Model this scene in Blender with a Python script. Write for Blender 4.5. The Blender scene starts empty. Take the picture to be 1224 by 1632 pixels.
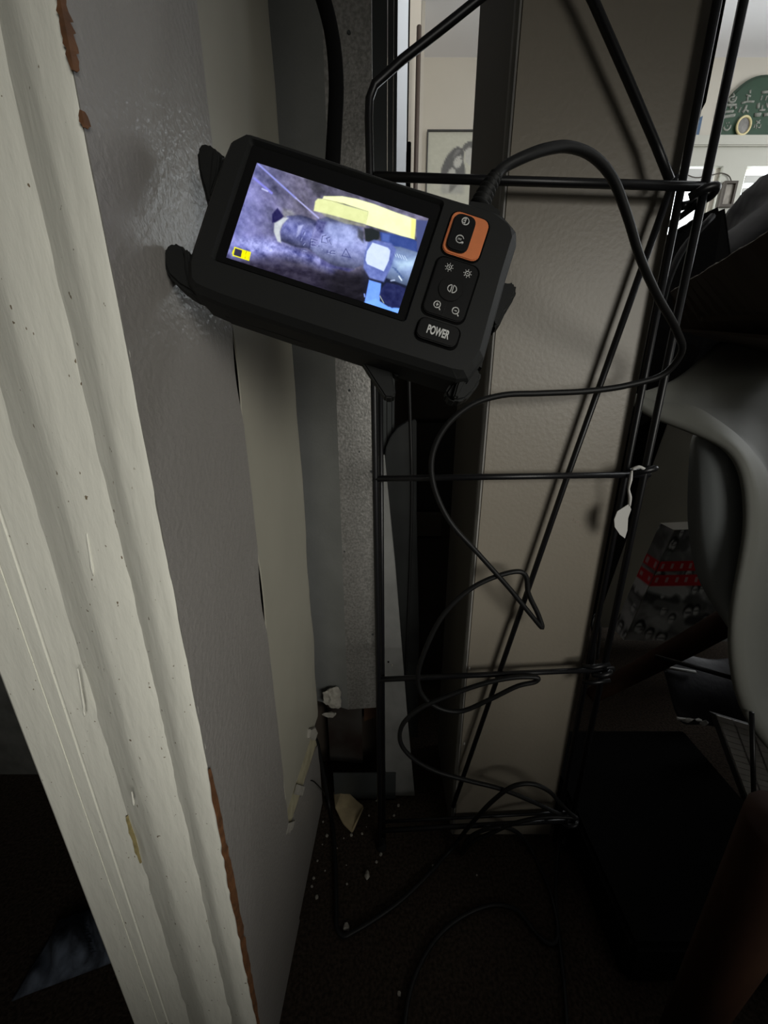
import bpy, bmesh, math, random
import numpy as np
from mathutils import Vector, Matrix

C = bpy.context.scene.collection
S = bpy.context.scene
random.seed(7)
rng = np.random.default_rng(7)

# ------------------------------------------------------------------ camera
F, H, PITCH = 613.0, 0.68, math.radians(18.3)
cp, sp = math.cos(PITCH), math.sin(PITCH)
cam = bpy.data.cameras.new('camera')
cam.sensor_fit = 'VERTICAL'
cam.sensor_height = 36.0
cam.lens = F / 1632 * 36.0
cam.clip_start = 0.01
camo = bpy.data.objects.new('camera', cam)
C.objects.link(camo)
camo.location = (0, 0, H)
camo.rotation_euler = (math.pi / 2 - PITCH, 0, 0)
S.camera = camo

# ------------------------------------------------------------------ world, lights, exposure
w = bpy.data.worlds.new('sky')
S.world = w
w.use_nodes = True
w.node_tree.nodes['Background'].inputs[0].default_value = (0.80, 0.90, 1.0, 1)
w.node_tree.nodes['Background'].inputs[1].default_value = 2.6


def area(name, loc, target, sx, sy, power, col=(1, 1, 1), spread=180):
    l = bpy.data.lights.new(name, 'AREA')
    l.shape = 'RECTANGLE'
    l.size, l.size_y, l.energy, l.color = sx, sy, power, col
    l.spread = math.radians(spread)
    o = bpy.data.objects.new(name, l)
    C.objects.link(o)
    o.location = loc
    d = Vector(target) - Vector(loc)
    o.rotation_euler = d.to_track_quat('-Z', 'Y').to_euler()
    return o


# a window of the near room, behind and to the right of the photographer
area('near_window_light', (0.60, -0.66, 0.80), (-0.05, 0.32, 0.545), 0.8, 0.5, 0.89, (1.0, 0.985, 0.92), 45)
# the far room: unseen fill lamps added to brighten its walls and door edge
area('far_side_fill_light', (3.6, 1.9, 1.75), (0.6, 3.0, 1.5), 1.3, 1.3, 34, (0.95, 0.98, 1.0))
area('far_front_fill_light', (0.7, 1.2, 2.35), (0.6, 3.2, 1.9), 0.7, 0.5, 13, (1.0, 0.97, 0.93))

S.view_settings.view_transform = 'Standard'
S.view_settings.look = 'None'
S.view_settings.gamma = 1.0
S.view_settings.use_curve_mapping = False
S.view_settings.exposure = 0.0


# ------------------------------------------------------------------ helpers
def ray(px, py):
    u, v = (px - 612) / F, (py - 816) / F
    return Vector((u, cp - v * sp, -sp - v * cp))


def at(px, py, Y):                        # the point at horizontal distance Y (metres) seen in that direction
    r = ray(px, py)
    return Vector((0, 0, H)) + r * (Y / r.y)


def att(px, py, t):                       # the same at depth t along the view axis
    return Vector((0, 0, H)) + ray(px, py) * t


def fl(px, py, z=0.004):                  # the same on the floor
    r = ray(px, py)
    return Vector((0, 0, H)) + r * ((z - H) / r.z)


def lin(c):
    c = np.asarray(c, float)
    return np.where(c <= 0.04045, c / 12.92, ((c + 0.055) / 1.055) ** 2.4)


def mat(name, col, rough=0.6, metal=0.0, spec=0.5, var=0.0, vscale=30.0, bump=0.0, bscale=80.0, col2=None, stretch=(1, 1, 1), detail=4.0):
    m = bpy.data.materials.new(name)
    m.use_nodes = True
    nt = m.node_tree
    b = nt.nodes['Principled BSDF']
    b.inputs['Base Color'].default_value = (*col, 1)
    b.inputs['Roughness'].default_value = rough
    b.inputs['Metallic'].default_value = metal
    b.inputs['Specular IOR Level'].default_value = spec
    if var or bump or col2:
        tc = nt.nodes.new('ShaderNodeTexCoord')
        mp = nt.nodes.new('ShaderNodeMapping')
        mp.inputs['Scale'].default_value = stretch
        nt.links.new(tc.outputs['Object'], mp.inputs['Vector'])
    if var or col2:
        n = nt.nodes.new('ShaderNodeTexNoise')
        n.inputs['Scale'].default_value = vscale
        n.inputs['Detail'].default_value = detail
        nt.links.new(mp.outputs['Vector'], n.inputs['Vector'])
        r = nt.nodes.new('ShaderNodeValToRGB')
        c2 = col2 if col2 else tuple(x * (1 - var) for x in col)
        r.color_ramp.elements[0].position = 0.35
        r.color_ramp.elements[1].position = 0.65
        r.color_ramp.elements[0].color = (*c2, 1)
        r.color_ramp.elements[1].color = (*col, 1)
        nt.links.new(n.outputs['Fac'], r.inputs['Fac'])
        nt.links.new(r.outputs['Color'], b.inputs['Base Color'])
    if bump:
        n2 = nt.nodes.new('ShaderNodeTexNoise')
        n2.inputs['Scale'].default_value = bscale
        n2.inputs['Detail'].default_value = 5.0
        nt.links.new(mp.outputs['Vector'], n2.inputs['Vector'])
        bp = nt.nodes.new('ShaderNodeBump')
        bp.inputs['Strength'].default_value = bump
        bp.inputs['Distance'].default_value = 0.002
        nt.links.new(n2.outputs['Fac'], bp.inputs['Height'])
        nt.links.new(bp.outputs['Normal'], b.inputs['Normal'])
    return m


def paint(name, col, rough, spots, speck_scale=330.0, bump=0.45, bscale=110.0):
    """old brush-painted wood: specks of dirt and fine vertical brush marks"""
    m = mat(name, col, rough, var=0.10, vscale=9, bump=bump, bscale=bscale, stretch=(1, 1, 0.25))
    nt = m.node_tree
    b = nt.nodes['Principled BSDF']
    tc = nt.nodes.new('ShaderNodeTexCoord')
    vo = nt.nodes.new('ShaderNodeTexNoise')
    vo.inputs['Scale'].default_value = speck_scale
    vo.inputs['Detail'].default_value = 2
    mp = nt.nodes.new('ShaderNodeMapping')
    mp.inputs['Scale'].default_value = (1, 1, 0.6)
    nt.links.new(tc.outputs['Object'], mp.inputs['Vector'])
    nt.links.new(mp.outputs['Vector'], vo.inputs['Vector'])
    r = nt.nodes.new('ShaderNodeValToRGB')
    r.color_ramp.elements[0].position = 0.725
    r.color_ramp.elements[1].position = 0.75
    r.color_ramp.elements[0].color = (0, 0, 0, 1)
    r.color_ramp.elements[1].color = (1, 1, 1, 1)
    nt.links.new(vo.outputs['Fac'], r.inputs['Fac'])
    mx = nt.nodes.new('ShaderNodeMix')
    mx.data_type = 'RGBA'
    src = b.inputs['Base Color'].links[0].from_socket
    nt.links.new(r.outputs['Color'], mx.inputs['Factor'])
    nt.links.new(src, mx.inputs['A'])
    mx.inputs['B'].default_value = (*spots, 1)
    nt.links.new(mx.outputs['Result'], b.inputs['Base Color'])
    return m


def emat(name, col, strength=1.0):
    m = bpy.data.materials.new(name)
    m.use_nodes = True
    nt = m.node_tree
    nt.nodes.remove(nt.nodes['Principled BSDF'])
    e = nt.nodes.new('ShaderNodeEmission')
    e.inputs[0].default_value = (*col, 1)
    e.inputs[1].default_value = strength
    nt.links.new(e.outputs[0], nt.nodes['Material Output'].inputs[0])
    return m


def print_mat(name, emission=False, rough=0.5, strength=1.0):
    """flat print or display: colours stored on the sheet"""
    m = bpy.data.materials.new(name)
    m.use_nodes = True
    nt = m.node_tree
    a = nt.nodes.new('ShaderNodeAttribute')
    a.attribute_name = 'print'
    b = nt.nodes['Principled BSDF']
    if emission:
        b.inputs['Base Color'].default_value = (0.01, 0.01, 0.01, 1)
        nt.links.new(a.outputs['Color'], b.inputs['Emission Color'])
        b.inputs['Emission Strength'].default_value = strength
        b.inputs['Roughness'].default_value = 0.25
    else:
        nt.links.new(a.outputs['Color'], b.inputs['Base Color'])
        b.inputs['Roughness'].default_value = rough
    return m


def put(name, me, m, parent=None):
    if m is not None:
        me.materials.append(m)
    o = bpy.data.objects.new(name, me)
    C.objects.link(o)
    if parent is not None:
        o.parent = parent
        if not parent.get('_local'):
            o.matrix_parent_inverse = Matrix.Translation(parent.location).inverted()
    return o


def mesh(name, verts, faces, m, parent=None, smooth=False):
    me = bpy.data.meshes.new(name)
    me.from_pydata([tuple(v) for v in verts], [], faces)
    bm = bmesh.new()
    bm.from_mesh(me)
    bmesh.ops.recalc_face_normals(bm, faces=bm.faces)
    bm.to_mesh(me)
    bm.free()
    if smooth:
        me.shade_smooth()
    return put(name, me, m, parent)


def from_bm(name, bm, m, parent=None, smooth=False):
    bmesh.ops.recalc_face_normals(bm, faces=bm.faces)
    me = bpy.data.meshes.new(name)
    bm.to_mesh(me)
    bm.free()
    if smooth:
        me.shade_smooth()
    return put(name, me, m, parent)


def prism_bm(a, b, bevel=0.0, seg=2):
    """solid between two matching outlines a and b (lists of points)"""
    bm = bmesh.new()
    va = [bm.verts.new(p) for p in a]
    vb = [bm.verts.new(p) for p in b]
    n = len(a)
    bm.faces.new(va)
    bm.faces.new(list(reversed(vb)))
    for i in range(n):
        bm.faces.new((va[i], vb[i], vb[(i + 1) % n], va[(i + 1) % n]))
    if bevel:
        bmesh.ops.recalc_face_normals(bm, faces=bm.faces)
        bmesh.ops.bevel(bm, geom=list(bm.edges), offset=bevel, segments=seg, affect='EDGES', clamp_overlap=True)
    return bm


def prism(name, a, off, m, parent=None, bevel=0.0, seg=2, smooth=False):
    off = Vector(off)
    a = [Vector(p) for p in a]
    return from_bm(name, prism_bm(a, [p + off for p in a], bevel, seg), m, parent, smooth)


def box(name, lo, hi, m, parent=None, bevel=0.0):
    (x0, y0, z0), (x1, y1, z1) = lo, hi
    return prism(name, [(x0, y0, z0), (x1, y0, z0), (x1, y1, z0), (x0, y1, z0)], (0, 0, z1 - z0), m, parent, bevel)


def spline(pts, div):
    pts = [Vector(p) for p in pts]
    if div <= 1 or len(pts) < 3:
        return pts
    out = []
    P = [pts[0] * 2 - pts[1]] + pts + [pts[-1] * 2 - pts[-2]]
    for i in range(1, len(P) - 2):
        p0, p1, p2, p3 = P[i - 1:i + 3]
        # centripetal parameters keep close points from overshooting
        t0 = 0.0
        t1 = t0 + max((p1 - p0).length, 1e-6) ** 0.5
        t2 = t1 + max((p2 - p1).length, 1e-6) ** 0.5
        t3 = t2 + max((p3 - p2).length, 1e-6) ** 0.5
        for k in range(div):
            t = t1 + (t2 - t1) * k / div
            a1 = p0 * ((t1 - t) / (t1 - t0)) + p1 * ((t - t0) / (t1 - t0))
            a2 = p1 * ((t2 - t) / (t2 - t1)) + p2 * ((t - t1) / (t2 - t1))
            a3 = p2 * ((t3 - t) / (t3 - t2)) + p3 * ((t - t2) / (t3 - t2))
            b1 = a1 * ((t2 - t) / (t2 - t0)) + a2 * ((t - t0) / (t2 - t0))
            b2 = a2 * ((t3 - t) / (t3 - t1)) + a3 * ((t - t1) / (t3 - t1))
            out.append(b1 * ((t2 - t) / (t2 - t1)) + b2 * ((t - t1) / (t2 - t1)))
    out.append(pts[-1])
    return out


def tube(name, pts, r, m, parent=None, div=1, seg=10):
    pts = spline(pts, div)
    n = len(pts)
    rr = r if isinstance(r, (list, tuple)) else [r] * n
    if len(rr) != n:
        rr = list(np.interp(np.linspace(0, 1, n), np.linspace(0, 1, len(rr)), rr))
    verts, faces = [], []
    up = None
    for i, p in enumerate(pts):
        d = (pts[min(i + 1, n - 1)] - pts[max(i - 1, 0)]).normalized()
        if up is None:
            up = d.orthogonal().normalized()
        up = up - d * up.dot(d)
        up = up.normalized() if up.length > 1e-6 else d.orthogonal().normalized()
        s = d.cross(up)
        for k in range(seg):
            a = 2 * math.pi * k / seg
            verts.append(p + (up * math.cos(a) + s * math.sin(a)) * rr[i])
    for i in range(n - 1):
        for k in range(seg):
            k2 = (k + 1) % seg
            faces.append((i * seg + k, i * seg + k2, (i + 1) * seg + k2, (i + 1) * seg + k))
    faces.append(tuple(range(seg)))
    faces.append(tuple(range((n - 1) * seg, n * seg)))
    return mesh(name, verts, faces, m, parent, smooth=True)


def tag(o, label, cat, group=None, kind=None):
    o['label'] = label
    o['category'] = cat
    if group:
        o['group'] = group
    if kind:
        o['kind'] = kind
    return o


def thing(name, label, cat, loc, group=None, kind=None):
    o = bpy.data.objects.new(name, None)
    o.empty_display_size = 0.05
    C.objects.link(o)
    o.location = loc
    return tag(o, label, cat, group, kind)


def painted(name, tl, tr, br, bl, nx, ny, fn, m, parent=None, div=None):
    """a flat printed sheet; fn(u, v) gives sRGB (0..1), u to the right, v down"""
    tl, tr, br, bl = map(Vector, (tl, tr, br, bl))
    us, vs = np.meshgrid(np.linspace(0, 1, nx + 1), np.linspace(0, 1, ny + 1))
    us, vs = us.ravel(), vs.ravel()
    A, B, Cc, D = (np.array(p) for p in (tl, tr, br, bl))
    P = ((1 - us) * (1 - vs))[:, None] * A + (us * (1 - vs))[:, None] * B + (us * vs)[:, None] * Cc + ((1 - us) * vs)[:, None] * D
    faces = [(j * (nx + 1) + i, (j + 1) * (nx + 1) + i, (j + 1) * (nx + 1) + i + 1, j * (nx + 1) + i + 1) for j in range(ny) for i in range(nx)]
    me = bpy.data.meshes.new(name)
    me.from_pydata(P.tolist(), [], faces)
    col = lin(np.clip(fn(us, vs), 0, 1))
    a = me.attributes.new('print', 'FLOAT_COLOR', 'POINT')
    a.data.foreach_set('color', np.concatenate([col, np.ones((len(col), 1))], 1).astype(np.float32).ravel())
    return put(name, me, m, parent)


# small 2-D painting kit for the prints
def inside(x, y, poly):
    poly = np.asarray(poly, float)
    r = np.zeros(x.shape, bool)
    j = len(poly) - 1
    for i in range(len(poly)):
        xi, yi = poly[i]
        xj, yj = poly[j]
        with np.errstate(divide='ignore', invalid='ignore'):
            c = ((yi > y) != (yj > y)) & (x < (xj - xi) * (y - yi) / (yj - yi + 1e-12) + xi)
        r ^= c
        j = i
    return r


def segdist(x, y, a, b):
    ax, ay = a
    bx, by = b
    dx, dy = bx - ax, by - ay
    t = np.clip(((x - ax) * dx + (y - ay) * dy) / (dx * dx + dy * dy + 1e-9), 0, 1)
    return np.hypot(x - ax - t * dx, y - ay - t * dy)


def polydist(x, y, poly):
    d = np.full(x.shape, 1e9)
    for i in range(len(poly)):
        d = np.minimum(d, segdist(x, y, poly[i - 1], poly[i]))
    return np.where(inside(x, y, poly), -d, d)


def vnoise(x, y, seed=0):
    def h(i, j):
        v = np.sin(i * 127.1 + j * 311.7 + seed * 74.7) * 43758.5453
        return v - np.floor(v)
    i, j = np.floor(x), np.floor(y)
    fx, fy = x - i, y - j
    fx, fy = fx * fx * (3 - 2 * fx), fy * fy * (3 - 2 * fy)
    return (h(i, j) * (1 - fx) + h(i + 1, j) * fx) * (1 - fy) + (h(i, j + 1) * (1 - fx) + h(i + 1, j + 1) * fx) * fy


def fbm(x, y, seed=0):
    return 0.5 * vnoise(x, y, seed) + 0.3 * vnoise(x * 2.1, y * 2.1, seed + 1) + 0.2 * vnoise(x * 4.3, y * 4.3, seed + 2)


# ------------------------------------------------------------------ materials
M = {}
M['casing'] = paint('cream_gloss_paint', (0.89, 0.88, 0.785), 0.45, (0.22, 0.17, 0.11))
M['jamb'] = mat('lavender_grey_paint', (0.265, 0.25, 0.234), 0.31, var=0.05, vscale=14, bump=0.35, bscale=260)
M['stop'] = mat('cream_board_paint', (0.36, 0.343, 0.283), 0.45, var=0.06, vscale=12, bump=0.15, bscale=60)
M['stop_edge'] = mat('chalky_board_edge', (0.50, 0.46, 0.36), 0.8, var=0.25, vscale=60)
M['raw_edge'] = mat('tan_raw_edge', (0.42, 0.38, 0.25), 0.85, var=0.3, vscale=70)
M['bare_wood'] = mat('bare_brown_wood', (0.16, 0.065, 0.022), 0.75, var=0.5, vscale=140, bump=0.4)
M['old_paint'] = mat('yellowed_old_paint', (0.33, 0.27, 0.12), 0.7, var=0.3, vscale=160)
M['gap'] = mat('black_gap', (0.006, 0.005, 0.004), 0.95, spec=0.1)
M['galv'] = mat('dull_galvanised_steel', (0.225, 0.23, 0.222), 0.5, metal=0.25, var=0.12, vscale=20, bump=0.1, bscale=300)
M['spangle'] = mat('spangled_galvanised_steel', (0.30, 0.29, 0.272), 0.42, metal=0.4, col2=(0.19, 0.185, 0.172), vscale=330, bump=0.25, bscale=360, detail=2)
M['dark_steel'] = mat('dark_grey_steel', (0.055, 0.06, 0.06), 0.5, metal=0.3)
M['strip'] = mat('pale_steel_strip', (0.24, 0.24, 0.23), 0.55, metal=0.3, var=0.15, vscale=40)
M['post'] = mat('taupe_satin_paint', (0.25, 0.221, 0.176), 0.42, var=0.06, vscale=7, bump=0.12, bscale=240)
M['post_side'] = mat('shaded_taupe_paint', (0.10, 0.09, 0.073), 0.6, var=0.06, vscale=7)  # the post's taupe darkened, putting shade into the colour of its side
M['post_edge'] = mat('worn_grey_edge', (0.30, 0.29, 0.27), 0.55, var=0.5, vscale=120, stretch=(1, 1, 0.15))
M['wire'] = mat('black_enamelled_wire', (0.006, 0.006, 0.007), 0.38, spec=0.4)
M['rubber'] = mat('black_rubber', (0.009, 0.0095, 0.009), 0.6, spec=0.28, bump=0.05, bscale=900)
M['plastic'] = mat('charcoal_plastic', (0.0125, 0.013, 0.0125), 0.62, spec=0.28, bump=0.06, bscale=1500)
M['glass_black'] = mat('black_screen_glass', (0.006, 0.006, 0.006), 0.12, spec=0.5)
M['button'] = mat('matt_black_button', (0.005, 0.005, 0.005), 0.45, spec=0.35)
M['orange'] = mat('orange_rubber', (0.72, 0.215, 0.075), 0.55, var=0.06, vscale=300)
M['ink'] = mat('pale_grey_print', (0.62, 0.62, 0.60), 0.6)
M['cable'] = mat('black_cable_rubber', (0.007, 0.007, 0.007), 0.5, spec=0.3)
M['carpet'] = mat('dark_brown_carpet', (0.050, 0.038, 0.028), 0.95, spec=0.05, col2=(0.022, 0.016, 0.012), vscale=260, bump=0.8, bscale=260)
M['plaster'] = mat('broken_plaster', (0.36, 0.34, 0.295), 0.9, var=0.2, vscale=90, bump=0.4, bscale=150)
M['drywall'] = mat('tan_broken_board', (0.42, 0.34, 0.20), 0.9, var=0.35, vscale=45, bump=0.4)
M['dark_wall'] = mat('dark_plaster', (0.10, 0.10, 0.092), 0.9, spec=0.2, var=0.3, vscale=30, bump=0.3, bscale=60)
M['far_wall'] = mat('far_cream_wall', (0.57, 0.535, 0.46), 0.85, var=0.04, vscale=3)
M['far_ceiling'] = mat('far_grey_ceiling', (0.78, 0.77, 0.78), 0.9)
M['near_wall'] = mat('near_room_wall', (0.22, 0.20, 0.17), 0.9)
M['white_trim'] = mat('white_window_trim', (0.50, 0.495, 0.43), 0.5)
M['blue_white'] = mat('cool_white_door', (0.66, 0.72, 0.78), 0.5)
M['stick'] = mat('brown_pole_wood', (0.055, 0.038, 0.028), 0.6)
M['black'] = mat('flat_black', (0.004, 0.004, 0.004), 0.9, spec=0.04)
M['cabinet'] = mat('dark_brown_cabinet', (0.060, 0.046, 0.034), 0.7)
M['cabinet_pale'] = mat('brown_grey_drawer', (0.10, 0.082, 0.062), 0.7)
M['case'] = mat('dark_grey_case', (0.022, 0.024, 0.023), 0.6, var=0.3, vscale=20)
M['shell'] = mat('pale_grey_moulded_plastic', (0.20, 0.202, 0.178), 0.7, var=0.03, vscale=20, bump=0.05, bscale=500)
M['leg_wood'] = mat('dark_red_brown_wood', (0.035, 0.0145, 0.007), 0.8, spec=0.15, var=0.35, vscale=30, stretch=(1, 1, 0.2))
M['cardboard'] = mat('brown_cardboard', (0.05, 0.033, 0.02), 0.9, var=0.1, vscale=25)
M['card_edge'] = mat('torn_card_edge', (0.34, 0.31, 0.27), 0.9, var=0.4, vscale=90)
M['bag'] = mat('black_nylon', (0.014, 0.014, 0.016), 0.62, spec=0.4, bump=0.6, bscale=25)
M['grey_board'] = mat('grey_card', (0.55, 0.53, 0.46), 0.85, var=0.1, vscale=8)
M['poly'] = mat('dark_plastic_bag', (0.03, 0.03, 0.037), 0.6, bump=0.8, bscale=30)
M['key'] = mat('off_white_key', (0.80, 0.79, 0.78), 0.6)
M['cloth'] = mat('blue_grey_cloth', (0.10, 0.12, 0.16), 0.95, col2=(0.02, 0.024, 0.034), vscale=70, stretch=(1, 0.25, 1))
M['white_tape'] = mat('white_paper_tape', (0.62, 0.61, 0.58), 0.85)
M['green'] = mat('dark_green_enamel', (0.026, 0.066, 0.036), 0.5, var=0.2, vscale=8)
M['green_rim'] = mat('deep_green_enamel', (0.013, 0.036, 0.018), 0.5)
M['sign_ink'] = mat('pale_sign_paint', (0.30, 0.31, 0.27), 0.8, var=0.35, vscale=60)
M['gold'] = mat('pale_gold_rim', (0.72, 0.62, 0.33), 0.4)
M['frame'] = mat('black_picture_frame', (0.03, 0.03, 0.028), 0.5)
M['brown_frame'] = mat('brown_picture_frame', (0.05, 0.038, 0.026), 0.6)
M['blue_box'] = mat('blue_box_card', (0.075, 0.13, 0.22), 0.7)
M['pane'] = emat('daylit_pane', (0.90, 0.97, 1.0), 4.5)
M['slat'] = mat('white_blind_slat', (0.6, 0.6, 0.57), 0.6)
M['print'] = print_mat('ink_on_paper', False, 0.6)
M['display'] = print_mat('lit_display', True, 1.0, 1.35)

# ------------------------------------------------------------------ large structure
YB = 3.40                                  # far room's back wall
ZC = H + 0.612 * YB                        # ceiling
tag(box('floor', (-2.2, -2.2, -0.05), (4.2, YB + 0.1, 0), M['carpet']), 'dark brown flecked carpet under the rack, cables and chair', 'floor', kind='structure')
tag(box('ceiling', (-2.2, -2.2, ZC), (4.2, YB + 0.1, ZC + 0.1), M['far_ceiling']), 'pale grey ceiling of the bright room beyond', 'ceiling', kind='structure')


def wall_with_holes(name, x0, x1, z0, z1, Y, th, holes, m):
    xs = sorted({x0, x1, *[h[0] for h in holes], *[h[1] for h in holes]})
    zs = sorted({z0, z1, *[h[2] for h in holes], *[h[3] for h in holes]})
    bm = bmesh.new()
    for i in range(len(xs) - 1):
        for j in range(len(zs) - 1):
            cx, cz = (xs[i] + xs[i + 1]) / 2, (zs[j] + zs[j + 1]) / 2
            if any(h[0] < cx < h[1] and h[2] < cz < h[3] for h in holes):
                continue
            bmesh.ops.create_cube(bm, size=1, matrix=Matrix.Translation((cx, Y + th / 2, cz)) @ Matrix.Diagonal((xs[i + 1] - xs[i], th, zs[j + 1] - zs[j], 1)))
    return from_bm(name, bm, m)


zh = at(1200, 268, YB).z                   # underside of the window header
zs_ = 1.02
W1 = (0.95, at(1138, 285, YB).x)  # left end widened out of view behind the post, for its glint on the jamb
W2 = (at(1181, 290, YB).x, at(1181, 290, YB).x + 1.1)
holes = [(W1[0], W1[1], zs_, zh), (W2[0], W2[1], zs_, zh)]
tag(wall_with_holes('wall_back', -2.2, 4.2, 0, ZC, YB, 0.1, holes, M['far_wall']), 'cream back wall of the bright far room with two windows', 'wall', kind='structure')
tag(box('wall_right', (4.2, -2.2, 0), (4.3, YB + 0.1, ZC), M['far_wall']), 'cream side wall of the far room', 'wall', kind='structure')
tag(box('wall_front', (-2.2, -2.3, 0), (4.2, -2.2, ZC), M['near_wall']), 'brown-grey wall behind the viewpoint', 'wall', kind='structure')
tag(box('wall_far_left', (-2.3, -2.2, 0), (-2.2, YB + 0.1, ZC), M['near_wall']), 'outer wall away to the left', 'wall', kind='structure')
# the partition behind the door casing at the left: dark plaster
tag(box('wall_left', (-2.2, 0.52, 0), (-0.125, 0.60, ZC), M['dark_wall']), 'dark plaster wall left of the door casing', 'wall', kind='structure')

# ---- left door casing: a moulded profile run from floor to ceiling
prof = []
for px, Y in [(-99, 0.30), (-99, 0.2175), (-97, 0.2160), (-32, 0.2155), (-31, 0.2163), (-29, 0.2163), (-28, 0.2153), (-3, 0.2149), (-1, 0.2156), (2, 0.2156), (4, 0.2148),
              (40, 0.2148), (60, 0.2150), (72, 0.2113), (83, 0.2079), (94, 0.2045), (103, 0.2022), (112, 0.2012), (130, 0.2010), (168, 0.2013), (180, 0.2019),
              (188, 0.1994), (196, 0.1969), (203, 0.1950), (210, 0.1940), (219, 0.1936), (234, 0.1934), (247, 0.1936), (253, 0.1943)]:
    p = at(px, 816, Y)
    prof.append((p.x, Y))
prof.append((-0.1215, 0.1975))
prof.append((-0.1215, 0.30))
zlev = np.concatenate([np.linspace(0, 1.4, 241), [ZC]])
cv, cf = [], []
n = len(prof)
for iz, z in enumerate(zlev):
    for ip, (x, y) in enumerate(prof):
        j = 0.0
        if 12 <= ip <= 27:
            j = (vnoise(np.array(z * 14.0), np.array(ip * 1.7), 3) - 0.5) * 0.0006
        if ip in (26, 27, 28):
            j += (fbm(np.array(z * 55.0), np.array(ip * 0.9), 8) - 0.5) * 0.0026
        if ip in (12, 20):
            j += (fbm(np.array(z * 40.0), np.array(ip * 0.5), 6) - 0.5) * 0.0022
        cv.append((x + j, y + j * 0.6, z))
for iz in range(len(zlev) - 1):
    for ip in range(n):
        i2 = (ip + 1) % n
        cf.append((iz * n + ip, iz * n + i2, (iz + 1) * n + i2, (iz + 1) * n + ip))
casing = tag(mesh('trim_1', cv, cf, M['casing']), 'wide cream moulded door casing with chipped paint at the left', 'door casing', kind='structure')
casing.data.shade_smooth()
for e in casing.data.edges:
    i0, i1 = e.vertices[0] % n, e.vertices[1] % n
    if i0 == i1 and i0 in (0, 1, 2, 3, 6, 7, 10, 12, 20, 28, 29, 30):
        e.use_edge_sharp = True


def chips(name, pts, wmin, wmax, m, parent, label, seed, side):
    """ragged strip of bare wood along the arris; pts are (z) range"""
    rnd = random.Random(seed)
    z0, z1, nn = pts
    vs, fs = [], []
    for i in range(nn + 1):
        z = z0 + (z1 - z0) * i / nn
        env = math.sin(math.pi * i / nn) ** 0.5
        wd = (wmin + (wmax - wmin) * rnd.random()) * env + 0.0002
        x, y = side(z)
        wl = wd * rnd.uniform(0.3, 0.6)
        vs += [(x - wl, y - 0.0009, z), (x + 0.0004, y - 0.0007, z), (x + 0.0009, y + wd, z)]
    for i in range(nn):
        a, b = i * 3, i * 3 + 3
        fs += [(a, a + 1, b + 1, b), (a + 1, a + 2, b + 2, b + 1)]
    o = mesh(name, vs, fs, m, parent)
    o['label'] = label
    sm = o.modifiers.new('thick', 'SOLIDIFY')
    sm.thickness = 0.0004
    return o


edge = lambda z: (at(253, 816, 0.1932).x + 0.0002, 0.1932)
zof = lambda py: at(330, py, 0.194).z
chips('bare_wood_chip', (zof(118), zof(-20), 16), 0.0012, 0.0040, M['bare_wood'], casing, 'bare orange-brown wood where paint has chipped, top of casing edge', 1, edge)
chips('bare_wood_chip', (zof(208), zof(180), 6), 0.0008, 0.0024, M['bare_wood'], casing, 'small brown paint chip below the larger one', 2, edge)
chips('bare_wood_chip', (zof(1640), zof(1222), 44), 0.0010, 0.0042, M['bare_wood'], casing, 'long ragged strip of bare red-brown wood near the bottom of the casing edge', 3, edge)
groove = lambda z: (at(58, 816, 0.2148).x, 0.2146)
chips('paint_chip', (at(215, 1385, 0.2096).z, at(195, 1310, 0.2096).z, 12), 0.0008, 0.0034, M['old_paint'], casing, 'yellowed chip in the casing groove', 4, groove)
# small runs and lumps of old paint
for px, py0, py1, Y in ((138, 850, 918, 0.2009), (124, 1065, 1138, 0.2094), (132, 1122, 1142, 0.2094), (210, 1262, 1284, 0.2008)):
    pts = [at(px + (py1 - py0) * 0.16 * k / 5, py0 + (py1 - py0) * k / 5, Y) for k in range(6)]
    tube('paint_run', pts, [0.0004, 0.0006, 0.0006, 0.0007, 0.0009, 0.0003], M['casing'], casing, div=2, seg=6)

# ---- jamb: grey board, then cream board behind it, then a white plinth piece under the cream board
JX = lambda y: -0.130 + 0.055 * y


def jp(px, py):                            # the point of the jamb plane seen there
    r = ray(px, py)
    return Vector((0, 0, H)) + r * (-0.130 / (r.x - 0.055 * r.y))


Y1, Y2, Y3 = 0.1936, 0.316, 0.486


def crack(z):
    e = 0.0
    for a, b, wd in ((0.655, 0.725, 0.0055), (0.455, 0.540, 0.0060), (0.222, 0.262, 0.003)):
        if a < z < b:
            e = wd * math.sin(math.pi * (z - a) / (b - a)) ** 0.7
    return e


zz = np.concatenate([np.linspace(0, 1.2, 121), [ZC]])
jv, jf = [], []
for z in zz:
    yb = Y2 - crack(z) + (vnoise(np.array(z * 25.0), np.array(1.0)) - 0.5) * 0.001
    yf = Y1 + (vnoise(np.array(z * 60.0), np.array(7.0)) - 0.5) * 0.0006
    jv += [(JX(yf), yf, z), (JX(yb), yb, z), (JX(yb) - 0.02, yb, z), (JX(yf) - 0.02, yf + 0.012, z)]
for i in range(len(zz) - 1):
    for k in range(4):
        k2 = (k + 1) % 4
        jf.append((i * 4 + k, i * 4 + k2, (i + 1) * 4 + k2, (i + 1) * 4 + k))
tag(mesh('trim_2', jv, jf, M['jamb']), 'grey painted door jamb board beside the cream casing', 'door jamb', kind='structure')
tag(box('trim_3', (JX(0.3) - 0.018, Y1 + 0.03, 0), (JX(0.3) - 0.0125, Y3 - 0.03, ZC), M['gap']), 'dark gap behind the jamb boards', 'trim', kind='structure')

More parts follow.
